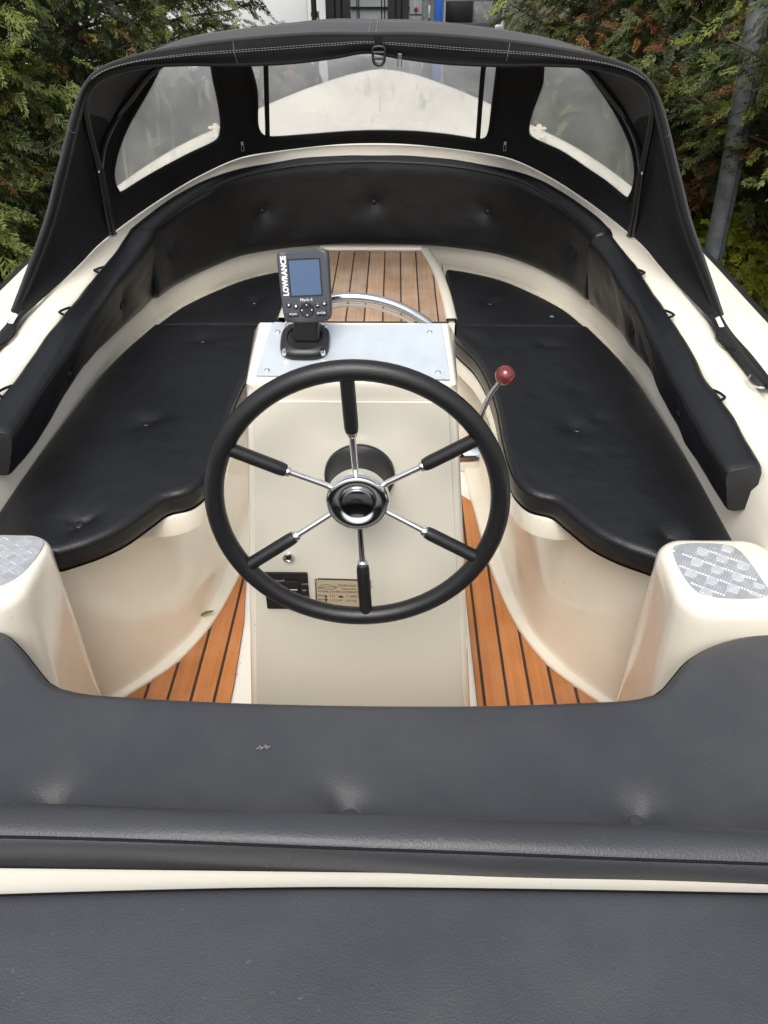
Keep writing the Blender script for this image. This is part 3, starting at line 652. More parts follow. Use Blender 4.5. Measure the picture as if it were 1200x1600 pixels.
for t, x, y, s in (('CORONIA YACHTS', -.0075, .0148, .0058), ('HOLLAND · TEL', -.002, .0087, .0045), ('MODEL [15 400] CATEGORY', -.037, .0025, .0048), ('MAX', -.038, -.006, .0048), ('[ 5 ]  +        =  [450] kg', -.0195, -.006, .0048), ('MAX', -.038, -.0145, .0048), ('[ 15 ] kW   [ 60 ] kg', -.0195, -.0145, .0048)):
    text('lettering', t, s, M['ink'], npl, nf_ @ Matrix.Translation((x, y, .00165)))
hp = crv([(-.036, .012), (-.030, .0165), (-.022, .0175), (-.012, .0145), (-.0085, .0125), (-.012, .0125), (-.02, .0135), (-.028, .0125)], 40, True)
V, F = tube_data([tuple(nf_ @ Vector((a, b_, .0017))) for a, b_ in hp], .0004, 4, True); mesh('boat_emblem', V, F, M['ink'], npl)
V, F = tube_data([tuple(nf_ @ Vector((a, b_, .0017))) for a, b_ in crv([(-.038, .0085), (-.03, .0105), (-.02, .0085), (-.010, .010)], 20)], .0004, 4); mesh('boat_emblem', V, F, M['ink'], npl)
prism('person_symbol', [(-.0272, -.0045), (-.0255, -.0035), (-.0238, -.0045), (-.0238, -.007), (-.0248, -.0085), (-.0262, -.0085), (-.0272, -.007)], .0016, .0019, M['ink'], npl, 0, nf_)
prism('engine_symbol', [(-.028, -.0105), (-.023, -.0105), (-.0235, -.014), (-.0262, -.0185), (-.027, -.0185), (-.0262, -.0145)], .0016, .0019, M['ink'], npl, 0, nf_)
prism('bag_symbol', [(-.0065, -.0075), (-.0055, -.0045), (-.003, -.0035), (.0, -.0045), (.001, -.0075)], .0016, .0019, M['ink'], npl, 0, nf_)
for x in (-.0385, .0385):
    for y in (-.026, .026): lathe('screw', [(.0034, .0012), (.0032, .0024), (.0014, .003), (.0012, .0018), (0, .0018)], M['chrome'], npl, 12, nf_ @ Matrix.Translation((x, y, 0)))
# grab rail behind the dash
gr = crv([(-.066, .955, .735), (-.063, .957, .765), (-.052, .96, .782), (-.026, .962, .792), (.006, .962, .795), (.045, .962, .789), (.08, .96, .775), (.108, .957, .755), (.117, .955, .735)], 60)
rail = K(tube('grab_rail', gr, .0062, M['steel'], None, 16))
lw = crv([(-.06, .957, .765), (-.05, .96, .780), (-.02, .962, .793), (.02, .962, .794), (.06, .961, .783), (.095, .958, .765)], 50)
tube('rail_gasket', lw - np.array([0, -.012, .016]), .0022, M['gel'], rail, 8)  # thin cream bar drawing the pale line below the rail

# ------------------------------------------------------------------ steering wheel
TW = 4.5; HUB = Vector((.0135, .769, .6035))
wheel = thing('steering_wheel', 'black six-spoke steering wheel with chrome hub on the console', 'steering wheel', HUB)
ax = Vector((0, -math.cos(R(TW)), math.sin(R(TW)))); upw = Vector((0, math.sin(R(TW)), math.cos(R(TW))))
WM = frame(HUB, (1, 0, 0), upw)        # local z -> helmsman
def Wd(o): return adopt(o, wheel)
RR, rr = .1768, .0122
a_ = np.linspace(0, 2 * math.pi, 97)[:-1]
Wd(tube('rim', [tuple(WM @ Vector((RR * math.cos(t), RR * math.sin(t), 0))) for t in a_], rr, M['grip'], None, 24, True))
for k in range(6):
    t = R(93 + 60 * k); dr = Vector((math.cos(t), math.sin(t), 0))
    def pt(r, z): return tuple(WM @ (dr * r + Vector((0, 0, z))))
    sp = Wd(tube('spoke', [pt(.024, -.0165), pt(.06, -.012), pt(.1, -.0065), pt(RR - .01, 0)], .0042, M['chrome'], None, 14))
    g = []; gr_ = []
    V, F = tube_data([pt(r, -.0068 + .0068 * (r - .0975) / .0693) for r in np.linspace(.0975, RR - .008, 12)], [.0074] + [.0083] * 10 + [.0083], 28)
    V = np.array(V).reshape(12, 28, 3); c = V.mean(1, keepdims=True); rib = 1 + .045 * (np.arange(28) % 2)[None, :, None]; V = c + (V - c) * rib
    mesh('grip', V.reshape(-1, 3), F, M['grip'], sp, True, 60)
    tube('collar', [pt(.0915, -.0076), pt(.093, -.0074), pt(.0965, -.007), pt(.098, -.0068)], [.0058, .0068, .0068, .0062], M['chrome'], sp, 20)
HM = WM @ Matrix.Translation((0, 0, -.021))
hub = Wd(lathe('hub', [(.030, -.014), (.0375, -.008), (.0398, .002), (.0402, .011), (.0392, .0165), (.0372, .0195), (.0345, .0208), (.0300, .0206), (.0255, .0192), (.0222, .0178), (.0212, .0168), (0, .0168)], M['chrome'], None, 56, HM, 30))
cap = lathe('hub_cap', [(.0208, .0166), (.0208, .0190), (.0196, .0204), (.0170, .0198), (.012, .0186), (.006, .0180), (0, .0178)], M['darkchrome'], hub, 48, HM, 60)
bz = Wd(lathe('column_bezel', [(.0290, -.030), (.0305, -.038), (.033, -.048), (.0365, -.058), (.0425, -.068), (.0455, -.070), (.0468, -.073), (.0468, -.0865)][::-1], M['blackplastic'], None, 48, WM, 30))

# ------------------------------------------------------------------ gear lever
lev = thing('gear_lever', 'curved chrome throttle lever with dark red ball knob on the console side', 'lever', (.152, .93, .578))
mx = Matrix.Translation((.146, .93, .578)) @ Matrix.Rotation(R(90), 4, 'Y')
adopt(lathe('pivot', [(.017, -.012), (.017, .0), (.0125, .003), (.0125, .032), (.0105, .0345), (0, .035)], M['chrome'], None, 28, mx), lev)
lp = crv([(.172, .93, .578), (.1735, .928, .61), (.178, .925, .645), (.187, .922, .675), (.1985, .919, .698)], 30)
adopt(tube('rod', lp, np.linspace(.0046, .0034, 30), M['chrome'], None, 16), lev)
kb = Matrix.Translation((.2035, .9175, .7075))
adopt(lathe('knob', [(.013 * math.sin(t), -.013 * math.cos(t)) for t in np.linspace(.02, math.pi - .02, 20)], M['knob'], None, 32, kb, 80), lev)

# ------------------------------------------------------------------ fish finder
bp_ = fm @ Vector((-.0595, LD * .60, .0032))
ff = thing('fish_finder', 'charcoal fish finder with blue screen on a swivel bracket', 'fish finder', bp_)
def FF(o): return adopt(o, ff)
bmx = fm @ Matrix.Translation((-.0595, LD * .60, .0033))
def sq(r, z, bul=.0): return [(a, b_, z) for a, b_ in [(r * (abs(math.cos(t)) ** .62) * math.copysign(1, math.cos(t)), r * .93 * (abs(math.sin(t)) ** .62) * math.copysign(1, math.sin(t))) for t in np.linspace(0, 2 * math.pi, 49)[:-1]]]
rings = [sq(.0310, 0), sq(.0312, .004), sq(.029, .0085), sq(.0255, .0105), [(.0225 * math.cos(t), .0215 * math.sin(t), .0112) for t in np.linspace(0, 2 * math.pi, 49)[:-1]], [(.0215 * math.cos(t), .0205 * math.sin(t), .0095) for t in np.linspace(0, 2 * math.pi, 49)[:-1]]]
V = [tuple(bmx @ Vector(p)) for r_ in rings for p in r_]
base_ = FF(mesh('bracket_base', V, grid_faces(6, 48, False, True) + [tuple(range(240, 288)), tuple(range(48))[::-1]], M['blackplastic'], None, True, 45))
for x in (-.0235, .0235):
    for y in (-.0215, .0215): lathe('screw', [(.0034, .004), (.0034, .0098), (.0026, .0112), (0, .0115)], M['chrome'], base_, 14, bmx @ Matrix.Translation((x, y, 0)))
UT = R(14); uo = Vector((-.0495, .897, .8325)); uup = Vector((-.05, math.sin(UT), math.cos(UT))); um = frame(uo, (1, 0.0, .05), uup)
ums = um @ Matrix.Scale(.895, 4)
FF(prism('bracket_post', rrect(-.016, .016, -.008, .012, .005, 4), .0, .062, M['blackplastic'], None, .002, frame(bmx @ Vector((.003, .0, .008)), (1, 0, 0), (0, 1, -.12))))
w, h = .0298, .0402
def hs_(w, h, z): 
    o_ = crv([(-w * .93, h), (0, h * 1.025), (w * .93, h), (w * .99, h * .96), (w * 1.01, h * .3), (w * .96, -h * .8), (w * .90, -h * .96), (0, -h * 1.05), (-w * .90, -h * .96), (-w * .96, -h * .8), (-w * 1.01, h * .3), (-w * .99, h * .96)], 72, True)
    return [tuple(um @ Vector((a, b_, z))) for a, b_ in o_]
rings = [hs_(w * .86, h * .86, -.034), hs_(w * .93, h * .93, -.032), hs_(w * .97, h * .97, -.012), hs_(w * 1.02, h * 1.01, -.010), hs_(w * 1.02, h * 1.01, -.003), hs_(w, h, 0), hs_(w * .95, h * .96, .0015)]
V = [p for r_ in rings for p in r_]
hou = FF(mesh('housing', V, grid_faces(7, 72, False, True) + [tuple(range(432, 504)), tuple(range(72))[::-1]], M['greyplastic'], None, True, 40))
prism('screen_border', rrect(-.0205, .0235, -.0125, .0365, .001, 2), .0016, .0021, M['bezelblack'], hou, 0, ums)
prism('screen', rrect(-.0185, .0215, -.0105, .0342, .0006, 2), .0021, .0025, M['screen'], hou, 0, ums)
text('lettering', 'LOWRANCE', .0098, M['white'], hou, ums @ Matrix.Translation((-.0225, -.0105, .0018)) @ Matrix.Rotation(R(90), 4, 'Z') @ Matrix.Scale(.92, 4, (1, 0, 0)), bold=.00045)
text('lettering', 'Mark-4', .0058, M['white'], hou, ums @ Matrix.Translation((.0005, -.0185, .0018)), 'CENTER')
lathe('arrow_pad', [(.0098, .0015), (.0098, .0028), (.0088, .0038), (.004, .0034), (0, .0034)], M['blackplastic'], hou, 30, ums @ Matrix.Translation((.0005, -.0298, 0)))
for a_d in range(4):
    lathe('arrow_dot', [(.0009, .0036), (.0009, .0043), (0, .0043)], M['white'], hou, 8, ums @ Matrix.Translation((.0005 + .0066 * math.cos(a_d * math.pi / 2), -.0298 + .0066 * math.sin(a_d * math.pi / 2), 0)))
for x, y, nm in ((-.0235, -.0225, 'power'), (-.014, -.0245, 'lamp'), (.0155, -.0245, 'minus'), (.0245, -.0225, 'plus')):
    bt = lathe('button', [(.0034, .0015), (.0034, .0029), (.0026, .0035), (0, .0035)], M['blackplastic'], hou, 16, ums @ Matrix.Translation((x, y, 0)))
    bm = bmesh.new()
    if nm == 'minus': box_bm(bm, (-.0018, -.0004, .0035), (.0018, .0004, .0039), ums @ Matrix.Translation((x, y, 0)))
    elif nm == 'plus': box_bm(bm, (-.0018, -.0004, .0035), (.0018, .0004, .0039), ums @ Matrix.Translation((x, y, 0))); box_bm(bm, (-.0004, -.0018, .0036), (.0004, .0018, .00395), ums @ Matrix.Translation((x, y, 0)))
    else: bmesh.ops.create_cone(bm, cap_ends=True, segments=12, radius1=.0017 if nm == 'lamp' else .0013, radius2=.0012, depth=.0006, matrix=ums @ Matrix.Translation((x, y, .0037)))
    bmobj('button_mark', bm, M['white'], hou)
for x, t in ((-.0185, 'MENU'), (.0195, 'ENTER')):
    prism('button', rrect(-.0072, .0072, -.0034, .0034, .0016, 3), .0015, .0032, M['blackplastic'], hou, .0005, ums @ Matrix.Translation((x, -.0345, 0)))
    text('lettering', t, .0040, M['white'], hou, ums @ Matrix.Translation((x, -.0359, .0034)), 'CENTER')

# ------------------------------------------------------------------ fallen leaf
lv = [(0, 0, 0), (.012, .004, .002), (.026, .005, .004), (.04, .002, .003), (.05, -.002, .001), (.038, -.006, .002), (.024, -.007, .003), (.011, -.005, .002)]
lf = mesh('fallen_leaf', lv, [(0, 1, 7), (1, 2, 6, 7), (2, 3, 5, 6), (3, 4, 5)], M['leafgreen'], None, True); lf.location = (-.352, 1.165, .021); lf.rotation_euler = (0, R(-8), R(20)); lf.scale = (.75, .75, .75)
sm = lf.modifiers.new('thick', 'SOLIDIFY'); sm.thickness = .0006
tag(lf, 'small green leaf fallen on the cream floor edge', 'leaf')

# ------------------------------------------------------------------ spray hood
HE = [(0, 1.8, 1.016), (.11, 1.8, 1.0155), (.29, 1.8, 1.003), (.38, 1.8, .992), (.487, 1.8, .973), (.557, 1.8, .948), (.598, 1.798, .909), (.645, 1.71, .78), (.675, 1.66, .695), (.71, 1.60, .615), (.722, 1.5, .553)]
HS2 = [(0, 2.08, 1.02), (.12, 2.08, 1.018), (.30, 2.075, 1.0), (.41, 2.07, .98), (.49, 2.06, .95), (.545, 2.05, .91), (.60, 2.02, .85), (.65, 1.87, .75), (.675, 1.76, .67), (.70, 1.64, .6), (.715, 1.49, .552)]
HS1 = [(0, 2.37, .92), (.14, 2.365, .915), (.30, 2.32, .895), (.40, 2.27, .87), (.495, 2.19, .83), (.56, 2.11, .79), (.615, 2.03, .75), (.66, 1.88, .67), (.675, 1.765, .61), (.69, 1.64, .575), (.71, 1.48, .551)]
HB = [(x, y, zc(y) + .004) for x, y in [(0, 2.55), (.13, 2.535), (.30, 2.475), (.40, 2.42), (.49, 2.30), (.56, 2.165), (.615, 2.03), (.655, 1.88), (.668, 1.77), (.682, 1.645), (.70, 1.47)]]
def ucat(P, t):
    """uniform Catmull-Rom through P at parameters t (0..len-1)"""
    P = np.asarray(P, float); Q = np.concatenate([[2 * P[0] - P[1]], P, [2 * P[-1] - P[-2]]]); t = np.clip(np.asarray(t, float), 0, len(P) - 1)
    i = np.minimum(t.astype(int), len(P) - 2); f = (t - i).reshape((-1,) + (1,) * (P.ndim - 1))
    p0, p1, p2, p3 = Q[i], Q[i + 1], Q[i + 2], Q[i + 3]
    return .5 * (2 * p1 + (p2 - p0) * f + (2 * p0 - 5 * p1 + 4 * p2 - p3) * f ** 2 + (3 * p1 - p0 - 3 * p2 + p3) * f ** 3)
def hood_full(h): return [(-x, y, z) for x, y, z in h[1:]][::-1] + list(h)
HC = np.array([hood_full(h) for h in (HB, HS1, HS2, HE)])          # 4 x 21 x 3, bow-base to aft hem
def hood(u, v):
    """u 0..20 (port tail .. bow .. starboard tail), v 0..3 (base .. hem); arrays of equal length"""
    u = np.asarray(u, float); v = np.asarray(v, float)
    R4 = np.stack([ucat(c, u) for c in HC])                         # 4 x n x 3
    Q = np.concatenate([[2 * R4[0] - R4[1]], R4, [2 * R4[3] - R4[2]]]); i = np.minimum(v.astype(int), 2); f = (v - i)[:, None]; k = np.arange(len(u))
    p0, p1, p2, p3 = Q[i, k], Q[i + 1, k], Q[i + 2, k], Q[i + 3, k]
    return .5 * (2 * p1 + (p2 - p0) * f + (2 * p0 - 5 * p1 + 4 * p2 - p3) * f ** 2 + (3 * p1 - p0 - 3 * p2 + p3) * f ** 3)
sh = thing('spray_hood', 'black canvas spray hood with clear windows over the bow', 'spray hood', (0, 2.1, .57))
def SH(o): return adopt(o, sh)
WIN = [[(8.1, 1.61), (7.8, .67), (7.7, .28), (7.85, .19), (8.6, .14), (10.05, .14), (11.5, .15), (12.05, .15), (12.2, .19), (12.25, .61), (12.2, 1.13), (12.1, 1.65), (10, 1.7)],
       [(13.1, 1.8), (13.3, 1.09), (13.25, .43), (13.35, .36), (14.2, .38), (15.25, .39), (16.25, .43), (16.4, .59), (16.42, 1.1), (16.2, 1.45), (15.3, 1.68), (14.55, 1.78), (13.7, 1.9)],
       [(7.0, 1.8), (6.9, 1.02), (6.75, .42), (6.6, .32), (5.95, .32), (5.0, .36), (3.85, .43), (3.72, .56), (3.72, .91), (4.2, 1.3), (5.3, 1.65), (6.3, 1.9)]]
NU, NV = 360, 90
U1 = np.linspace(0, 20, NU + 1); V1 = np.linspace(0, 3, NV + 1); uu, vv = np.meshgrid(U1, V1, indexing='ij')
HP = hood(uu.ravel(), vv.ravel()); cu, cv = np.meshgrid((U1[:-1] + U1[1:]) / 2, (V1[:-1] + V1[1:]) / 2, indexing='ij')
nh = vnoise(77)
wrk = np.array([nh(a * .35, b * .5, 3.0) for a, b in zip(uu.ravel(), vv.ravel())]) * .0035
HP[:, 2] += wrk * np.clip(vv.ravel() * 3, 0, 1) * np.clip((3 - vv.ravel()) * 3, 0, 1)
def inpoly(P, x, y):
    c = np.zeros(x.shape, bool)
    for i in range(len(P)):
        (x1, y1), (x2, y2) = P[i - 1], P[i]
        with np.errstate(divide='ignore', invalid='ignore'):
            c ^= ((y1 > y) != (y2 > y)) & (x < (x2 - x1) * (y - y1) / (y2 - y1 + 1e-12) + x1)
    return c
owner = np.zeros(cu.shape, int); polys = []
for k, w in enumerate(WIN):
    sc_ = np.array([1, 3.]); P = crv(np.array(w) * sc_, 160, True) / sc_; polys.append(P); owner[inpoly(P, cu, cv)] = k + 1
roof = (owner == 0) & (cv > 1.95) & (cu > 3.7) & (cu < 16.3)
def cells(mask): 
    f = []
    for i, j in zip(*np.nonzero(mask)): a = i * (NV + 1) + j; f.append((a, a + 1, a + NV + 2, a + NV + 1))
    return f
def submesh(name, f, m, parent=None, P=HP):
    ids = sorted({i for q in f for i in q}); mp = {i: k for k, i in enumerate(ids)}
    return mesh(name, P[ids], [tuple(mp[i] for i in q) for q in f], m, parent, True)
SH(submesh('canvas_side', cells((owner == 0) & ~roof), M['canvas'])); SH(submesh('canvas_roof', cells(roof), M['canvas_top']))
wl_ = ['wide centre window of cloudy clear vinyl', 'creased side window of clear vinyl beside the galvanised pole', 'creased side window of clear vinyl beside the green conifers']
for k in range(3):
    f = cells(owner == k + 1); o = SH(submesh('window_pane', f, M['window'])); o['label'] = wl_[k]
    V, F = tube_data(hood(polys[k][:, 0], polys[k][:, 1]), .0062, 8, True); mesh('window_binding', V, F, M['canvas'], o)
for a, b_ in (((8.25, 1.5), (7.9, .17)), ((11.87, 1.5), (12.0, .13))):
    t = np.linspace(0, 1, 24); pth = hood(a[0] + (b_[0] - a[0]) * t, a[1] + (b_[1] - a[1]) * t); pth[:, 1] -= .006
    V = np.concatenate([pth - [.0065, 0, 0], pth + [.0065, 0, 0], pth + [.0065, .004, 0], pth - [.0065, -.004, 0]]); n = 24
    F = [(i, i + 1, n + i + 1, n + i) for i in range(23)] + [(n + i, n + i + 1, 2 * n + i + 1, 2 * n + i) for i in range(23)] + [(3 * n + i, 3 * n + i + 1, i + 1, i) for i in range(23)]
    SH(mesh('window_strap', V, F, M['canvas']))
def zip_pull(p, parent=None, s=1.0, m=M['steel']):
    bm = bmesh.new(); x, y, z = p
    box_bm(bm, (x - .004 * s, y - .002, z - .004 * s), (x + .004 * s, y + .003, z + .006 * s))
    for dx in (-.0035, .0035): box_bm(bm, (x + (dx - .001) * s, y - .0015, z - .018 * s), (x + (dx + .001) * s, y + .0005, z - .004 * s))
    box_bm(bm, (x - .0045 * s, y - .0015, z - .0195 * s), (x + .0045 * s, y + .0005, z - .0175 * s))
    bmesh.ops.bevel(bm, geom=list(bm.edges), offset=.0005, segments=1, affect='EDGES'); SH(bmobj('zip_pull', bm, m))
for u in (7.2, 12.72):
    p = hood([u], [.16])[0]; zip_pull((p[0], p[1] - .008, p[2] + .004))
# hem flap hanging from the aft bow
HEM = [(0, 1.797, .985), (.066, 1.796, .976), (.164, 1.795, .966), (.29, 1.795, .962), (.36, 1.795, .963), (.504, 1.796, .954), (.556, 1.797, .937), (.579, 1.798, .919), (.592, 1.79, .893), (.630, 1.715, .775), (.660, 1.665, .690), (.697, 1.605, .61), (.716, 1.515, .552)]
he = crv(hood_full([q for q in HE[:7]] + [(.645, 1.71, .78), (.675, 1.66, .695), (.71, 1.60, .615), (.728, 1.51, .552)]), 260); hm = crv(hood_full(HEM), 260)
nw = vnoise(5); fl = []
for t in np.linspace(0, 1, 9):
    q = he * (1 - t) + hm * t; q[:, 1] -= .010 * math.sin(math.pi * min(1, t * 1.15)) + .003; q[:, 1] -= np.array([.0022 * nw(a[0], t * .2, 22) for a in q]); fl.append(q)
SH(loft('hem_flap', fl, M['canvas']))
SH(tube('hem_binding', hm - np.array([0, .003, 0]), .0032, M['canvas'], None, 8)); SH(tube('hem_crease', he - np.array([0, .002, 0]), .0042, M['canvas_top'], None, 8))
def stitch(path, name='stitching', dash=.0042, gap=.0022, r=.0005, parent=None):
    P = np.array(path); L = np.concatenate([[0], np.cumsum(np.linalg.norm(np.diff(P, axis=0), axis=1))]); V = []; F = []; s = 0
    while s + dash < L[-1]:
        a, b_ = [np.array([np.interp(q, L, P[:, k]) for k in range(3)]) for q in (s, s + dash)]
        v, f = tube_data([a, b_], r, 4); F += [tuple(i + len(V) for i in q) for q in f]; V += v; s += dash + gap
    o = mesh(name, V, F, M['thread'], None, False); o['kind'] = 'stuff'; return SH(o)
sl = slice(62, 198)
stitch((fl[3] - np.array([0, .0012, 0]))[sl]); stitch((fl[4] * .6 + fl[3] * .4 - np.array([0, .0012, 0]))[sl])
for du in (-.035, .035):
    v_ = np.linspace(2.2, 2.99, 20); p = hood(np.full(20, 10.1 + du * 2), v_); p[:, 2] += .0035; stitch(p, r=.0006, gap=.0008)
uu_ = np.linspace(5, 15, 160); p = hood(uu_, np.full(160, 2.55)); p[:, 2] += .004; stitch(p, r=.0004)
for i0 in (98, 163, 48, 212):
    t = np.linspace(0, 8, 9); p = np.array([fl[int(k)][i0] - [0, .0014, 0] for k in t]); stitch(p, dash=.009, gap=.0004, r=.0004)
# buckle
bx, bz_ = .024, .985; bm = bmesh.new()
box_bm(bm, (bx - .0085, 1.772, bz_ + .002), (bx + .0085, 1.776, bz_ + .030)); SH(bmobj('webbing_strap', bm, M['canvas']))
ring_ = [(bx + a, 1.770, bz_ - .004 + b_) for a, b_ in crv([(-.0105, .014), (.0105, .014), (.0118, .002), (.009, -.012), (0, -.016), (-.009, -.012), (-.0118, .002)], 40, True)]
bk = SH(tube('buckle', ring_, .0028, M['blackplastic'], None, 8, True)); 
for dz_ in (.006, -.004): tube('buckle_bar', [(bx - .011, 1.770, bz_ - .004 + dz_), (bx, 1.769, bz_ - .004 + dz_), (bx + .011, 1.770, bz_ - .004 + dz_)], .0026, M['blackplastic'], bk, 8)
zip_pull((.066, 1.782, .978), s=1.0, m=M['steel'])
# frame bows
fb = [(.646, 1.93, .582), (.640, 1.915, .62), (.622, 1.875, .745), (.603, 1.815, .872), (.592, 1.81, .905), (.566, 1.81, .932), (.50, 1.81, .954), (.30, 1.81, .975), (0, 1.81, .99)]
SH(tube('frame_bow', crv(fb + mirx(fb[:-1])[::-1], 160), .0075, M['frame'], None, 12))
fb2 = [(.625, 1.895, .742), (.622, 1.95, .785), (.602, 2.02, .83), (.565, 2.035, .868), (.50, 2.045, .926), (.38, 2.05, .97), (.2, 2.06, 1.0), (0, 2.065, 1.005)]
SH(tube('frame_bow', crv(fb2 + mirx(fb2[:-1])[::-1], 140), .0065, M['frame'], None, 12))
for s in (1, -1):
    SH(tube('frame_strut', [(s * .634, 1.925, .585), (s * .624, 1.90, .68), (s * .616, 1.88, .745)], .005, M['frame'], None, 10))
    for c, r_ in (((.646, 1.93, .585), .012), ((.622, 1.878, .742), .0105), ((.626, 1.898, .747), .009)):
        bm = bmesh.new(); bmesh.ops.create_icosphere(bm, subdivisions=2, radius=r_, matrix=Matrix.Translation((s * c[0], c[1], c[2]))); SH(bmobj('hinge_knuckle', bm, M['frame'], None, True, 80))
    SH(lathe('deck_foot', [(.017, 0), (.017, .004), (.011, .007), (.0085, .014), (.0085, .024), (0, .026)], M['steel'], None, 20, Matrix.Translation((s * .646, 1.93, zc(1.93) + .001))))
    lathe('rivet', [(.0035, 0), (.0032, .002), (0, .0028)], M['chrome'], None, 10, Matrix.Translation((s * .620, 1.867, .742)) @ Matrix.Rotation(R(90), 4, 'X')); SH(bpy.data.objects[-1] if False else [o for o in bpy.data.objects if o.name.startswith('rivet') and not o.parent][0])
    # tail of the canvas lying on the side deck
    ta = crv([(s * .699, 1.50, zc(1.5) + .006), (s * .690, 1.42, zc(1.42) + .006), (s * .692, 1.34, zc(1.34) + .004), (s * .700, 1.27, zc(1.27) + .005), (s * .704, 1.215, zc(1.2) + .005)], 40)
    tb_ = crv([(s * .728, 1.53, zc(1.5) - .006), (s * .735, 1.43, zc(1.42) - .014), (s * .738, 1.36, zc(1.34) - .018), (s * .738, 1.29, zc(1.27) - .018), (s * .716, 1.212, zc(1.2) - .001)], 40)
    fl2 = [ta + (tb_ - ta) * t + np.array([0, 0, .006 * math.sin(math.pi * t) * 1.0]) for t in np.linspace(0, 1, 7)]
    SH(loft('canvas_tail', fl2, M['canvas']))
    ea = crv([(s * .742, 1.60, zc(1.6) - .004), (s * .748, 1.5, zc(1.5) - .022), (s * .752, 1.38, zc(1.4) - .022), (s * .752, 1.24, zc(1.24) - .022)], 40); 
    eb = ea - np.array([s * .028, 0, -.006])
    SH(loft('edge_band', [eb, (ea + eb) / 2 + np.array([0, 0, .004]), ea], M['canvas']))
    tg = [(s * .702, 1.475, zc(1.47) + .0125), (s * .709, 1.475, zc(1.47) + .016), (s * .706, 1.435, zc(1.43) + .0135), (s * .698, 1.437, zc(1.43) + .011)]
    SH(mesh('white_tag', tg + [(a, b_, c - .001) for a, b_, c in tg], [(0, 1, 2, 3), (4, 5, 6, 7), (0, 1, 5, 4), (1, 2, 6, 5), (2, 3, 7, 6), (3, 0, 4, 7)], M['vanwhite'], None, False))
    lp_ = crv([(s * .697, 1.435, zc(1.43) + .010), (s * .686, 1.41, zc(1.4) + .004), (s * .688, 1.37, zc(1.37) + .004), (s * .70, 1.35, zc(1.35) + .005)], 24)
    SH(tube('elastic_loop', lp_, .0022, M['canvas'], None, 6))
    if s > 0:
        SH(tube('steel_hook', crv([(.690, 1.245, zc(1.25) + .008), (.684, 1.235, zc(1.23) + .006), (.686, 1.215, zc(1.2) + .005), (.694, 1.205, zc(1.2) + .006), (.70, 1.205, zc(1.2) + .006)], 24), .0018, M['chrome'], None, 8))

# ------------------------------------------------------------------ galvanised pole
pole = thing('galvanised_pole', 'galvanised steel pole with a bolted seam standing by the conifers', 'pole', (1.40, 3.2, -.34))
pp = [(1.405, 3.2, -.36), (1.381, 3.2, .066), (1.364, 3.2, .431), (1.337, 3.2, .749), (1.24, 3.2, 2.2)]
pth = crv(pp, 60); adopt(tube('shaft', pth, .039, M['galv'], None, 28), pole)
adopt(tube('seam', pth + np.array([.012, -.037, 0]), .0022, M['darkpanel'], None, 6), pole)
for z in np.arange(-.2, 1.6, .16):
    x = np.interp(z, pth[:, 2], pth[:, 0]) + .012
    adopt(lathe('rivet', [(.006, 0), (.005, .003), (0, .004)], M['darkpanel'], None, 10, Matrix.Translation((x, 3.2 - .038, z)) @ Matrix.Rotation(R(90), 4, 'X')), pole)
adopt(lathe('base_collar', [(.07, 0), (.07, .05), (.05, .07)], M['galv'], None, 24, Matrix.Translation((1.405, 3.2, -.36))), pole)

# ------------------------------------------------------------------ conifers
def spray_template(r, n=7):
    """flat fern-like spray pointing +x, lying in xy: tapered scaly branchlets as slim quads"""
    q = []
    def leaf(x, y, a, L, w):
        c, s = math.cos(a), math.sin(a); z = r.normal(0, .03)
        q.append([(x, y, 0), (x + c * L * .6 - s * w, y + s * L * .6 + c * w, z), (x + c * L, y + s * L, z * 2 - .03), (x + c * L * .6 + s * w, y + s * L * .6 - c * w, z)])
    for k in range(n):
        t = .06 + .86 * k / (n - 1); L = .40 * (1 - t * .6) * r.uniform(.75, 1.2)
        for s in (1, -1):
            a = s * R(r.uniform(30, 50)); leaf(t + r.uniform(-.03, .03), 0, a, L, .034)
            if L > .2: leaf(t + math.cos(a) * L * .5, math.sin(a) * L * .5, a - s * R(34), L * .5, .028); leaf(t + math.cos(a) * L * .4, math.sin(a) * L * .4, a + s * R(28), L * .4, .026)
    leaf(.85, 0, 0, .25, .035); leaf(0, 0, 0, .95, .014)
    return np.array(q)
TPL = [spray_template(np.random.default_rng(k)) for k in range(5)]
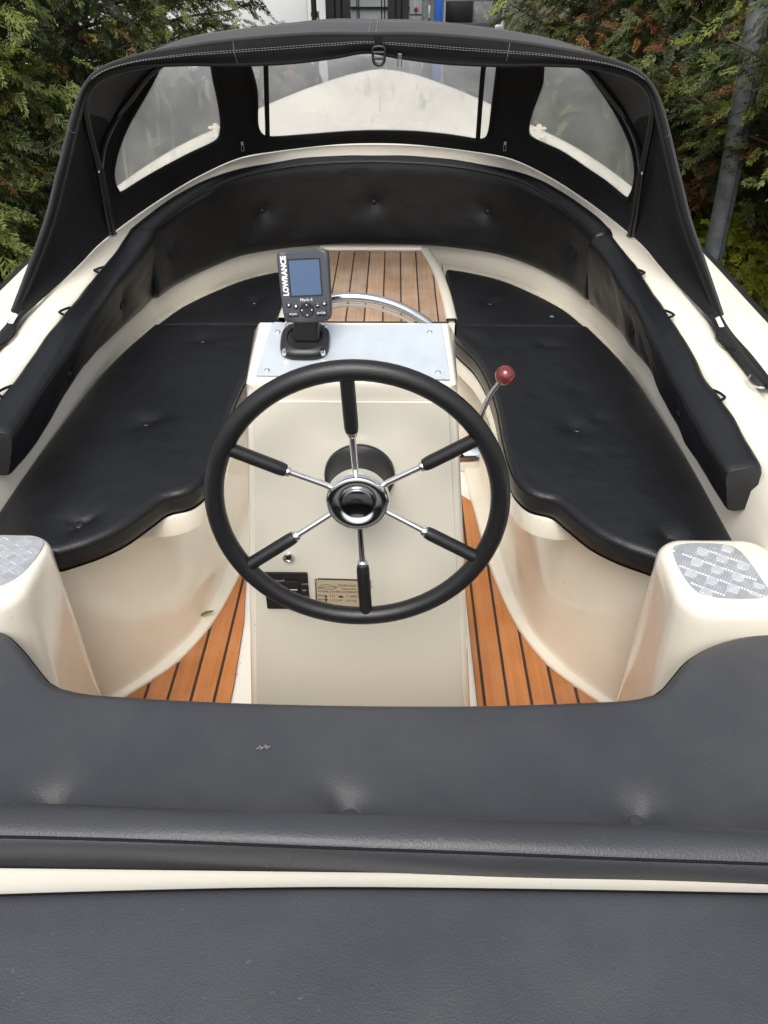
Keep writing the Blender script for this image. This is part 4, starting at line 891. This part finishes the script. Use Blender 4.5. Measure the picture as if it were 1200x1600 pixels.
def conifer(label, x, y, h, rad, z0, seed, n, brown=.05, tone=(1, 1, 1), low=1.0, size=(.07, .14), name='conifer', back=.35):
    r = np.random.default_rng(seed); g = gz(x, y)
    t = thing(name, label, 'tree', (x, y, g), 'conifers behind the boat')
    tk = crv([(x, y, g - .05), (x + r.normal(0, .02), y, g + h * .3), (x + r.normal(0, .04), y + r.normal(0, .04), g + h * .65), (x, y, g + h * .97)], 24)
    tr_ = adopt(tube('trunk', tk, np.linspace(.055 + .02 * rad, .008, 24), M['bark'], None, 10), t)
    # limbs in one mesh
    V = []; F = []; nl = int(120 * h / 3); tips = []
    for k in range(nl):
        f = (k + .5) / nl; z = g + z0 + (h * .96 - z0) * f; an = k * 2.4 + r.uniform(-.3, .3); R_ = rad * (1 - f ** 1.6) * r.uniform(.7, 1.05) + .06
        p0 = np.array([np.interp(z, tk[:, 2], tk[:, 0]), np.interp(z, tk[:, 2], tk[:, 1]), z]); d = np.array([math.cos(an), math.sin(an), 0])
        pts = [p0, p0 + d * R_ * .4 + [0, 0, .05], p0 + d * R_ * .75 + [0, 0, .11 * R_], p0 + d * R_ + [0, 0, .22 * R_]]
        c = crv(pts, 9); v, f_ = tube_data(c, np.linspace(.011, .0025, 9), 5); F += [tuple(i + len(V) for i in q) for q in f_]; V += v; tips.append(c)
    lim = mesh('limbs', V, F, M['bark'], None, True); adopt(lim, t)
    # sprays along the limbs, denser toward the outside
    C = np.array(tips); ck = C.shape[0]
    zs = C[:, :, 2].mean(1); wgt = np.where(zs < 1.35, 1.0, .22) * (np.linalg.norm(C[:, -1] - C[:, 0], axis=1) + .05); wgt /= wgt.sum()
    li = r.choice(ck, n, p=wgt); tt = r.beta(2.4, 1.15, n) * 8; i0 = np.minimum(tt.astype(int), 7); fr = (tt - i0)[:, None]
    P = C[li, i0] * (1 - fr) + C[li, i0 + 1] * fr
    dirn = C[li, -1] - C[li, 0]; dirn /= np.linalg.norm(dirn, axis=1)[:, None]
    P = P + r.normal(0, 1, (n, 3)) * np.array([.06, .06, .05]) * (.4 + tt / 8)[:, None]
    ang = r.normal(0, .75, n); ca, sa = np.cos(ang), np.sin(ang)
    X = np.stack([dirn[:, 0] * ca - dirn[:, 1] * sa, dirn[:, 0] * sa + dirn[:, 1] * ca, r.normal(-.12, .42, n)], 1); X /= np.linalg.norm(X, axis=1)[:, None]
    up = np.stack([r.normal(0, .55, n), r.normal(0, .55, n), np.ones(n)], 1); Y_ = np.cross(up, X); Y_ /= np.linalg.norm(Y_, axis=1)[:, None]; Z_ = np.cross(X, Y_)
    S = r.uniform(size[0], size[1], n) * (1.15 - .3 * (tt / 8))
    col = np.empty((n, 3)); gl = r.uniform(0, 1, n); clump = .5 + .5 * np.sin(P[:, 0] * 5.1 + seed) * np.sin(P[:, 1] * 4.3 + 1) * np.sin(P[:, 2] * 6.3 + 2)
    mixv = np.clip(gl * .5 + (clump - .35) * 1.5, 0, 1)[:, None]
    col[:] = np.array([.022, .036, .013]) * (1 - mixv) + np.array([.135, .165, .036]) * mixv  # clump contrast puts deep shade and lit patches into the tint
    yel = r.uniform(0, 1, n) < .08; col[yel] = np.array([.20, .22, .045])
    bc = np.sin(P[:, 0] * 3.7 + seed * 1.3) * np.sin(P[:, 2] * 4.1 + seed) * np.sin(P[:, 1] * 3.1 + 2 * seed)
    br = (r.uniform(0, 1, n) < brown * .4) | ((bc > .5) & (r.uniform(0, 1, n) < brown * 7)); col[br] = np.array([.20, .075, .028]) * r.uniform(.55, 1.2, (br.sum(), 1))
    col *= np.array(tone) * r.uniform(.8, 1.2, (n, 1))
    vs, cs = [], []; which = r.integers(0, 5, n)
    for k in range(5):
        ix = np.nonzero(which == k)[0]; T = TPL[k]; nq = len(T)
        W = P[ix][:, None, None] + S[ix][:, None, None, None] * (T[None, :, :, 0:1] * X[ix][:, None, None] + T[None, :, :, 1:2] * Y_[ix][:, None, None] + T[None, :, :, 2:3] * Z_[ix][:, None, None] - .18 * (T[None, :, :, 0:1] ** 2) * np.array([0, 0, 1.]))
        vs.append(W.reshape(-1, 3)); cs.append(np.repeat(col[ix], nq * 4, 0))
    vs = np.concatenate(vs); cs = np.concatenate(cs); m_ = len(vs) // 4
    me = bpy.data.meshes.new('crown'); me.vertices.add(len(vs)); me.vertices.foreach_set('co', vs.astype(np.float32).ravel())
    me.loops.add(len(vs)); me.loops.foreach_set('vertex_index', np.arange(len(vs), dtype=np.int32)); me.polygons.add(m_)
    me.polygons.foreach_set('loop_start', np.arange(0, len(vs), 4, dtype=np.int32)); me.polygons.foreach_set('loop_total', np.full(m_, 4, dtype=np.int32)); me.update(calc_edges=True)
    at = me.color_attributes.new('tint', 'FLOAT_COLOR', 'POINT'); at.data.foreach_set('color', np.concatenate([cs, np.ones((len(cs), 1))], 1).astype(np.float32).ravel())
    me.materials.append(M['foliage']); adopt(link(bpy.data.objects.new('crown', me)), t)
    return t
conifer('broad green conifer with a rusty sprig overhanging the boat deck', -1.95, 3.05, 3.0, 1.05, -.05, 1, 7600, .05, (1.0, 1.02, .85))
conifer('green conifer growing between the overhanging one and the white van', -1.5, 4.3, 3.2, .95, .0, 2, 5600, .06, (1.0, .98, .85))
conifer('loose yellow-green conifer next to the white van', -1.42, 5.5, 3.0, .75, .1, 3, 3200, .08, (1.3, 1.2, .9))
conifer('browning conifer growing behind the galvanised pole', 1.9, 4.0, 3.2, 1.0, .42, 4, 5600, .15, (1.0, 1.0, .9))
conifer('dark conifer with rusty tips between the pole and the trailer', 1.42, 4.75, 3.1, .85, .2, 5, 4800, .12, (1.0, 1.0, .85))
conifer('conifer with rusty sprays hanging over the pole top', 1.95, 2.72, 3.1, .98, .78, 6, 6500, .17, (1.1, 1.1, .9), size=(.055, .11))
conifer('dark conifer drooping low beside the galvanised pole', 2.75, 3.3, 3.0, .95, .0, 16, 4200, .08, (.85, .9, .9))
conifer('dark conifer filling the row in front of the white van', -2.5, 6.6, 3.0, 1.0, .0, 17, 2600, .03, (.8, .85, .8))
conifer('thin sparse conifer beyond the trailer', 1.75, 6.1, 3.0, .75, .3, 8, 2600, .08, (1.0, 1.0, .9))
conifer('dense dark conifer behind the overhanging green one', -2.9, 4.3, 3.2, 1.0, -.05, 9, 3600, .03, (.8, .85, .8))
def shrub(label, x, y, h, rad, seed, n):
    return conifer(label, x, y, h, rad, .02, seed, n, .0, (2.2, 1.9, 1.0), name='shrub', size=(.09, .15))
for k, (x, y) in enumerate(((2.7, 6.4), (3.6, 7.0), (2.3, 7.6))):
    t = shrub(['bright green shrub in the gap behind the pole', 'bright green shrub beyond the pole, farther along the lawn', 'bright green shrub behind the thin sparse conifer'][k], x, y, 1.1, .65, 20 + k, 1300); t['group'] = 'bright shrubs beyond the conifers'; t['category'] = 'shrub'

for k, (x, y, h_) in enumerate(((1.78, 3.75, .42), (2.15, 4.5, .6), (1.62, 4.15, .4))):  # low shrubs stand for lit ground cover; the brightness is in their tint
    t = conifer(['low yellow-green shrub right behind the galvanised pole', 'low yellow-green shrub under the browning conifer', 'low yellow-green shrub between the pole and the rusty-tipped conifer'][k], x, y, h_, .36, .02, 40 + k, 900, .0, (3.0, 2.7, 1.2), name='shrub', size=(.06, .11)); t['group'] = 'low shrubs near the pole'; t['category'] = 'shrub'
# ------------------------------------------------------------------ yard behind: van, forklift, blue post, trailer
van = thing('white_van', 'white van parked behind the hood', 'van', (-1.6, 9.3, -.335))
def VN(o): return adopt(o, van)
prof = [(-2.9, -.0), (-2.9, .55), (-2.75, .75), (-2.3, .85), (-1.85, 1.5), (-1.5, 1.62), (1.2, 1.62), (1.3, 1.5), (1.3, .0)]
bm = bmesh.new(); f0 = [bm.verts.new((-1.6 + a, 8.4, z + .02)) for a, z in prof]; f1 = [bm.verts.new((-1.6 + a, 10.2, z + .02)) for a, z in prof]
bm.faces.new(f0); bm.faces.new(f1[::-1])
for i in range(len(prof)): bm.faces.new((f0[i - 1], f0[i], f1[i], f1[i - 1]))
bmesh.ops.recalc_face_normals(bm, faces=bm.faces); bmesh.ops.bevel(bm, geom=list(bm.edges), offset=.04, segments=3, affect='EDGES'); VN(bmobj('body', bm, M['vanwhite'], None, True))
for x0, x1 in ((-3.55, -2.75), (-2.65, -1.9)): VN(box('side_window', (x0, 8.385, .95), (x1, 8.42, 1.4), M['darkglass'], None, .01))
VN(box('sliding_door', (-1.8, 8.388, .05), (-.75, 8.42, 1.52), M['vanwhite'], None, .012)); VN(box('side_moulding', (-4.3, 8.38, .3), (-.35, 8.41, .36), M['darkpanel'], None, .01))
for x in (-3.7, -.95):
    wm = Matrix.Translation((x, 8.45, -.01)) @ Matrix.Rotation(R(90), 4, 'X')
    w_ = VN(lathe('wheel', [(.2, -.15), (.3, -.14), (.33, -.1), (.33, .06), (.3, .1), (.2, .1)], M['tyre'], None, 32, wm)); lathe('rim', [(.2, .08), (.18, .11), (.06, .1), (0, .105)], M['galv'], w_, 24, wm)
fk = thing('forklift', 'black forklift mast and glazed cab standing behind the hood', 'forklift', (-.1, 7.6, -.335))
def FK(o): return adopt(o, fk)
for x0, x1 in ((-.50, -.305), (-.005, .165)):
    bm = bmesh.new(); 
    for a, b_ in ((0, .35), (.42, .62), (.7, 1.0)): box_bm(bm, (x0 + (x1 - x0) * a, 7.3, -.335), (x0 + (x1 - x0) * b_, 7.45 - .04 * (a > .3), 2.3))
    box_bm(bm, (x0 + .005, 7.36, -.3), (x1 - .005, 7.40, 2.25)); FK(bmobj('mast_rail', bm, M['mast']))
for z in (.2, 1.25, 2.1): FK(box('mast_crossbar', (-.32, 7.41, z), (.01, 7.45, z + .1), M['mast'], None, .01))
FK(box('windscreen', (-.33, 7.9, .35), (.25, 7.92, 1.6), M['cabglass'])); FK(box('cab_body', (-.5, 7.95, -.2), (.5, 9.0, .4), M['darkpanel'], None, .04))
FK(box('overhead_guard', (-.5, 7.6, 1.75), (.5, 9.0, 1.83), M['mast'], None, .02))
for x in (-.26, -.245, -.06, -.035): FK(box('hydraulic_hose', (x, 7.46, -.1), (x + .01, 7.48, 2.0), M['mast'], None, .003))
FK(box('glazing_bar', (-.33, 7.88, .70), (.25, 7.905, .715), M['mast']))
for x in (-.5, .45):
    FK(box('cab_pillar', (x, 7.62, .3), (x + .05, 7.68, 1.76), M['mast'], None, .008)); FK(box('rear_pillar', (x, 8.9, .3), (x + .05, 8.96, 1.76), M['mast'], None, .008))
    FK(lathe('wheel', [(.16, -.1), (.24, -.09), (.26, -.05), (.26, .05), (.24, .09), (.16, .1)], M['tyre'], None, 28, Matrix.Translation((x + .03, 7.75, -.09)) @ Matrix.Rotation(R(90), 4, 'Y')))
    FK(box('fork', (x * .55 - .02, 6.75, -.3), (x * .55 + .06, 7.3, -.26), M['mast'], None, .008))
FK(box('lamp_bracket', (-.565, 7.28, .55), (-.55, 7.3, .72), M['yellow'])); lathe('work_lamp', [(.02, 0), (.03, .02), (.03, .05), (0, .055)], M['blackplastic'], None, 14, Matrix.Translation((-.585, 7.29, .70)) @ Matrix.Rotation(R(90), 4, 'X')); FK(bpy.data.objects['work_lamp'])
gp = thing('grey_cabinet', 'pale grey cabinet with a red lamp beside the forklift', 'cabinet', (.235, 7.9, -.335))
adopt(box('case', (.18, 7.8, -.335), (.29, 8.1, 1.2), M['cabglass'], None, .008), gp); adopt(lathe('red_lamp', [(.018, 0), (.016, .012), (0, .016)], M['red'], None, 16, Matrix.Translation((.235, 7.8, .70)) @ Matrix.Rotation(R(90), 4, 'X')), gp)
adopt(box('case_seam', (.181, 7.797, .66), (.289, 7.802, .667), M['darkpanel']), gp)
dp = thing('dark_post', 'dark grey steel post between the cabinet and the blue post', 'post', (.31, 7.5, -.335)); adopt(box('upright', (.275, 7.45, -.335), (.345, 7.55, 1.8), M['galv'], None, .006), dp); adopt(box('latch', (.325, 7.435, .66), (.342, 7.452, .75), M['alu'], None, .003), dp)
thp = thing('thin_dark_post', 'thin black post in front of the white van', 'post', (-.575, 7.1, -.335)); adopt(tube('upright', [(-.575, 7.1, -.34), (-.575, 7.1, .8), (-.575, 7.1, 1.9)], .021, M['mast'], None, 14), thp); adopt(lathe('cap', [(.026, 0), (.026, .03), (.01, .045), (0, .046)], M['mast'], None, 14, Matrix.Translation((-.575, 7.1, 1.88))), thp)
bpst = thing('blue_post', 'bright blue steel post beside the dark trailer', 'post', (.40, 7.2, -.335)); adopt(box('upright', (.365, 7.15, -.335), (.425, 7.25, 1.7), M['blue'], None, .005), bpst); adopt(box('flange', (.362, 7.145, -.335), (.375, 7.255, 1.7), M['blue'], None, .003), bpst)
tl_ = thing('box_trailer', 'dark box trailer with a silver rail on top', 'trailer', (.75, 7.6, -.335))
def TL(o): return adopt(o, tl_)
TL(box('front_board', (.44, 7.3, .0), (.93, 7.33, .64), M['darkpanel'], None, .004)); TL(box('side_board', (.44, 7.33, .0), (.47, 9.0, .64), M['darkpanel'])); TL(box('side_board', (.90, 7.33, .0), (.93, 9.0, .64), M['darkpanel'])); TL(box('bed', (.44, 7.3, -.05), (.93, 9.0, -.001), M['darkpanel']))
TL(box('cargo_cover', (.475, 7.6, .60), (.70, 8.9, .80), M['mast'], None, .02)); TL(box('cargo_crate', (.705, 7.7, .5), (.895, 8.9, .78), M['galv'], None, .015))
for x in (.915, .445): TL(tube('rail_post', [(x, 7.285, .0), (x, 7.285, .4), (x, 7.285, .80)], .013, M['alu'], None, 10))
TL(tube('top_rail', [(.43, 7.285, .795), (.7, 7.285, .80), (.93, 7.285, .80)], .014, M['alu'], None, 10))
TL(box('latch', (.64, 7.275, .52), (.665, 7.3, .61), M['alu'], None, .003)); TL(box('latch_arm', (.61, 7.272, .605), (.66, 7.29, .62), M['alu'], None, .002)); TL(box('handle', (.85, 7.268, .60), (.915, 7.29, .63), M['alu'], None, .006))
for x in (.40, .96): TL(lathe('wheel', [(.1, -.06), (.2, -.055), (.22, -.03), (.22, .03), (.2, .055), (.1, .06)], M['tyre'], None, 28, Matrix.Translation((x, 8.2, -.12)) @ Matrix.Rotation(R(90), 4, 'Y')))
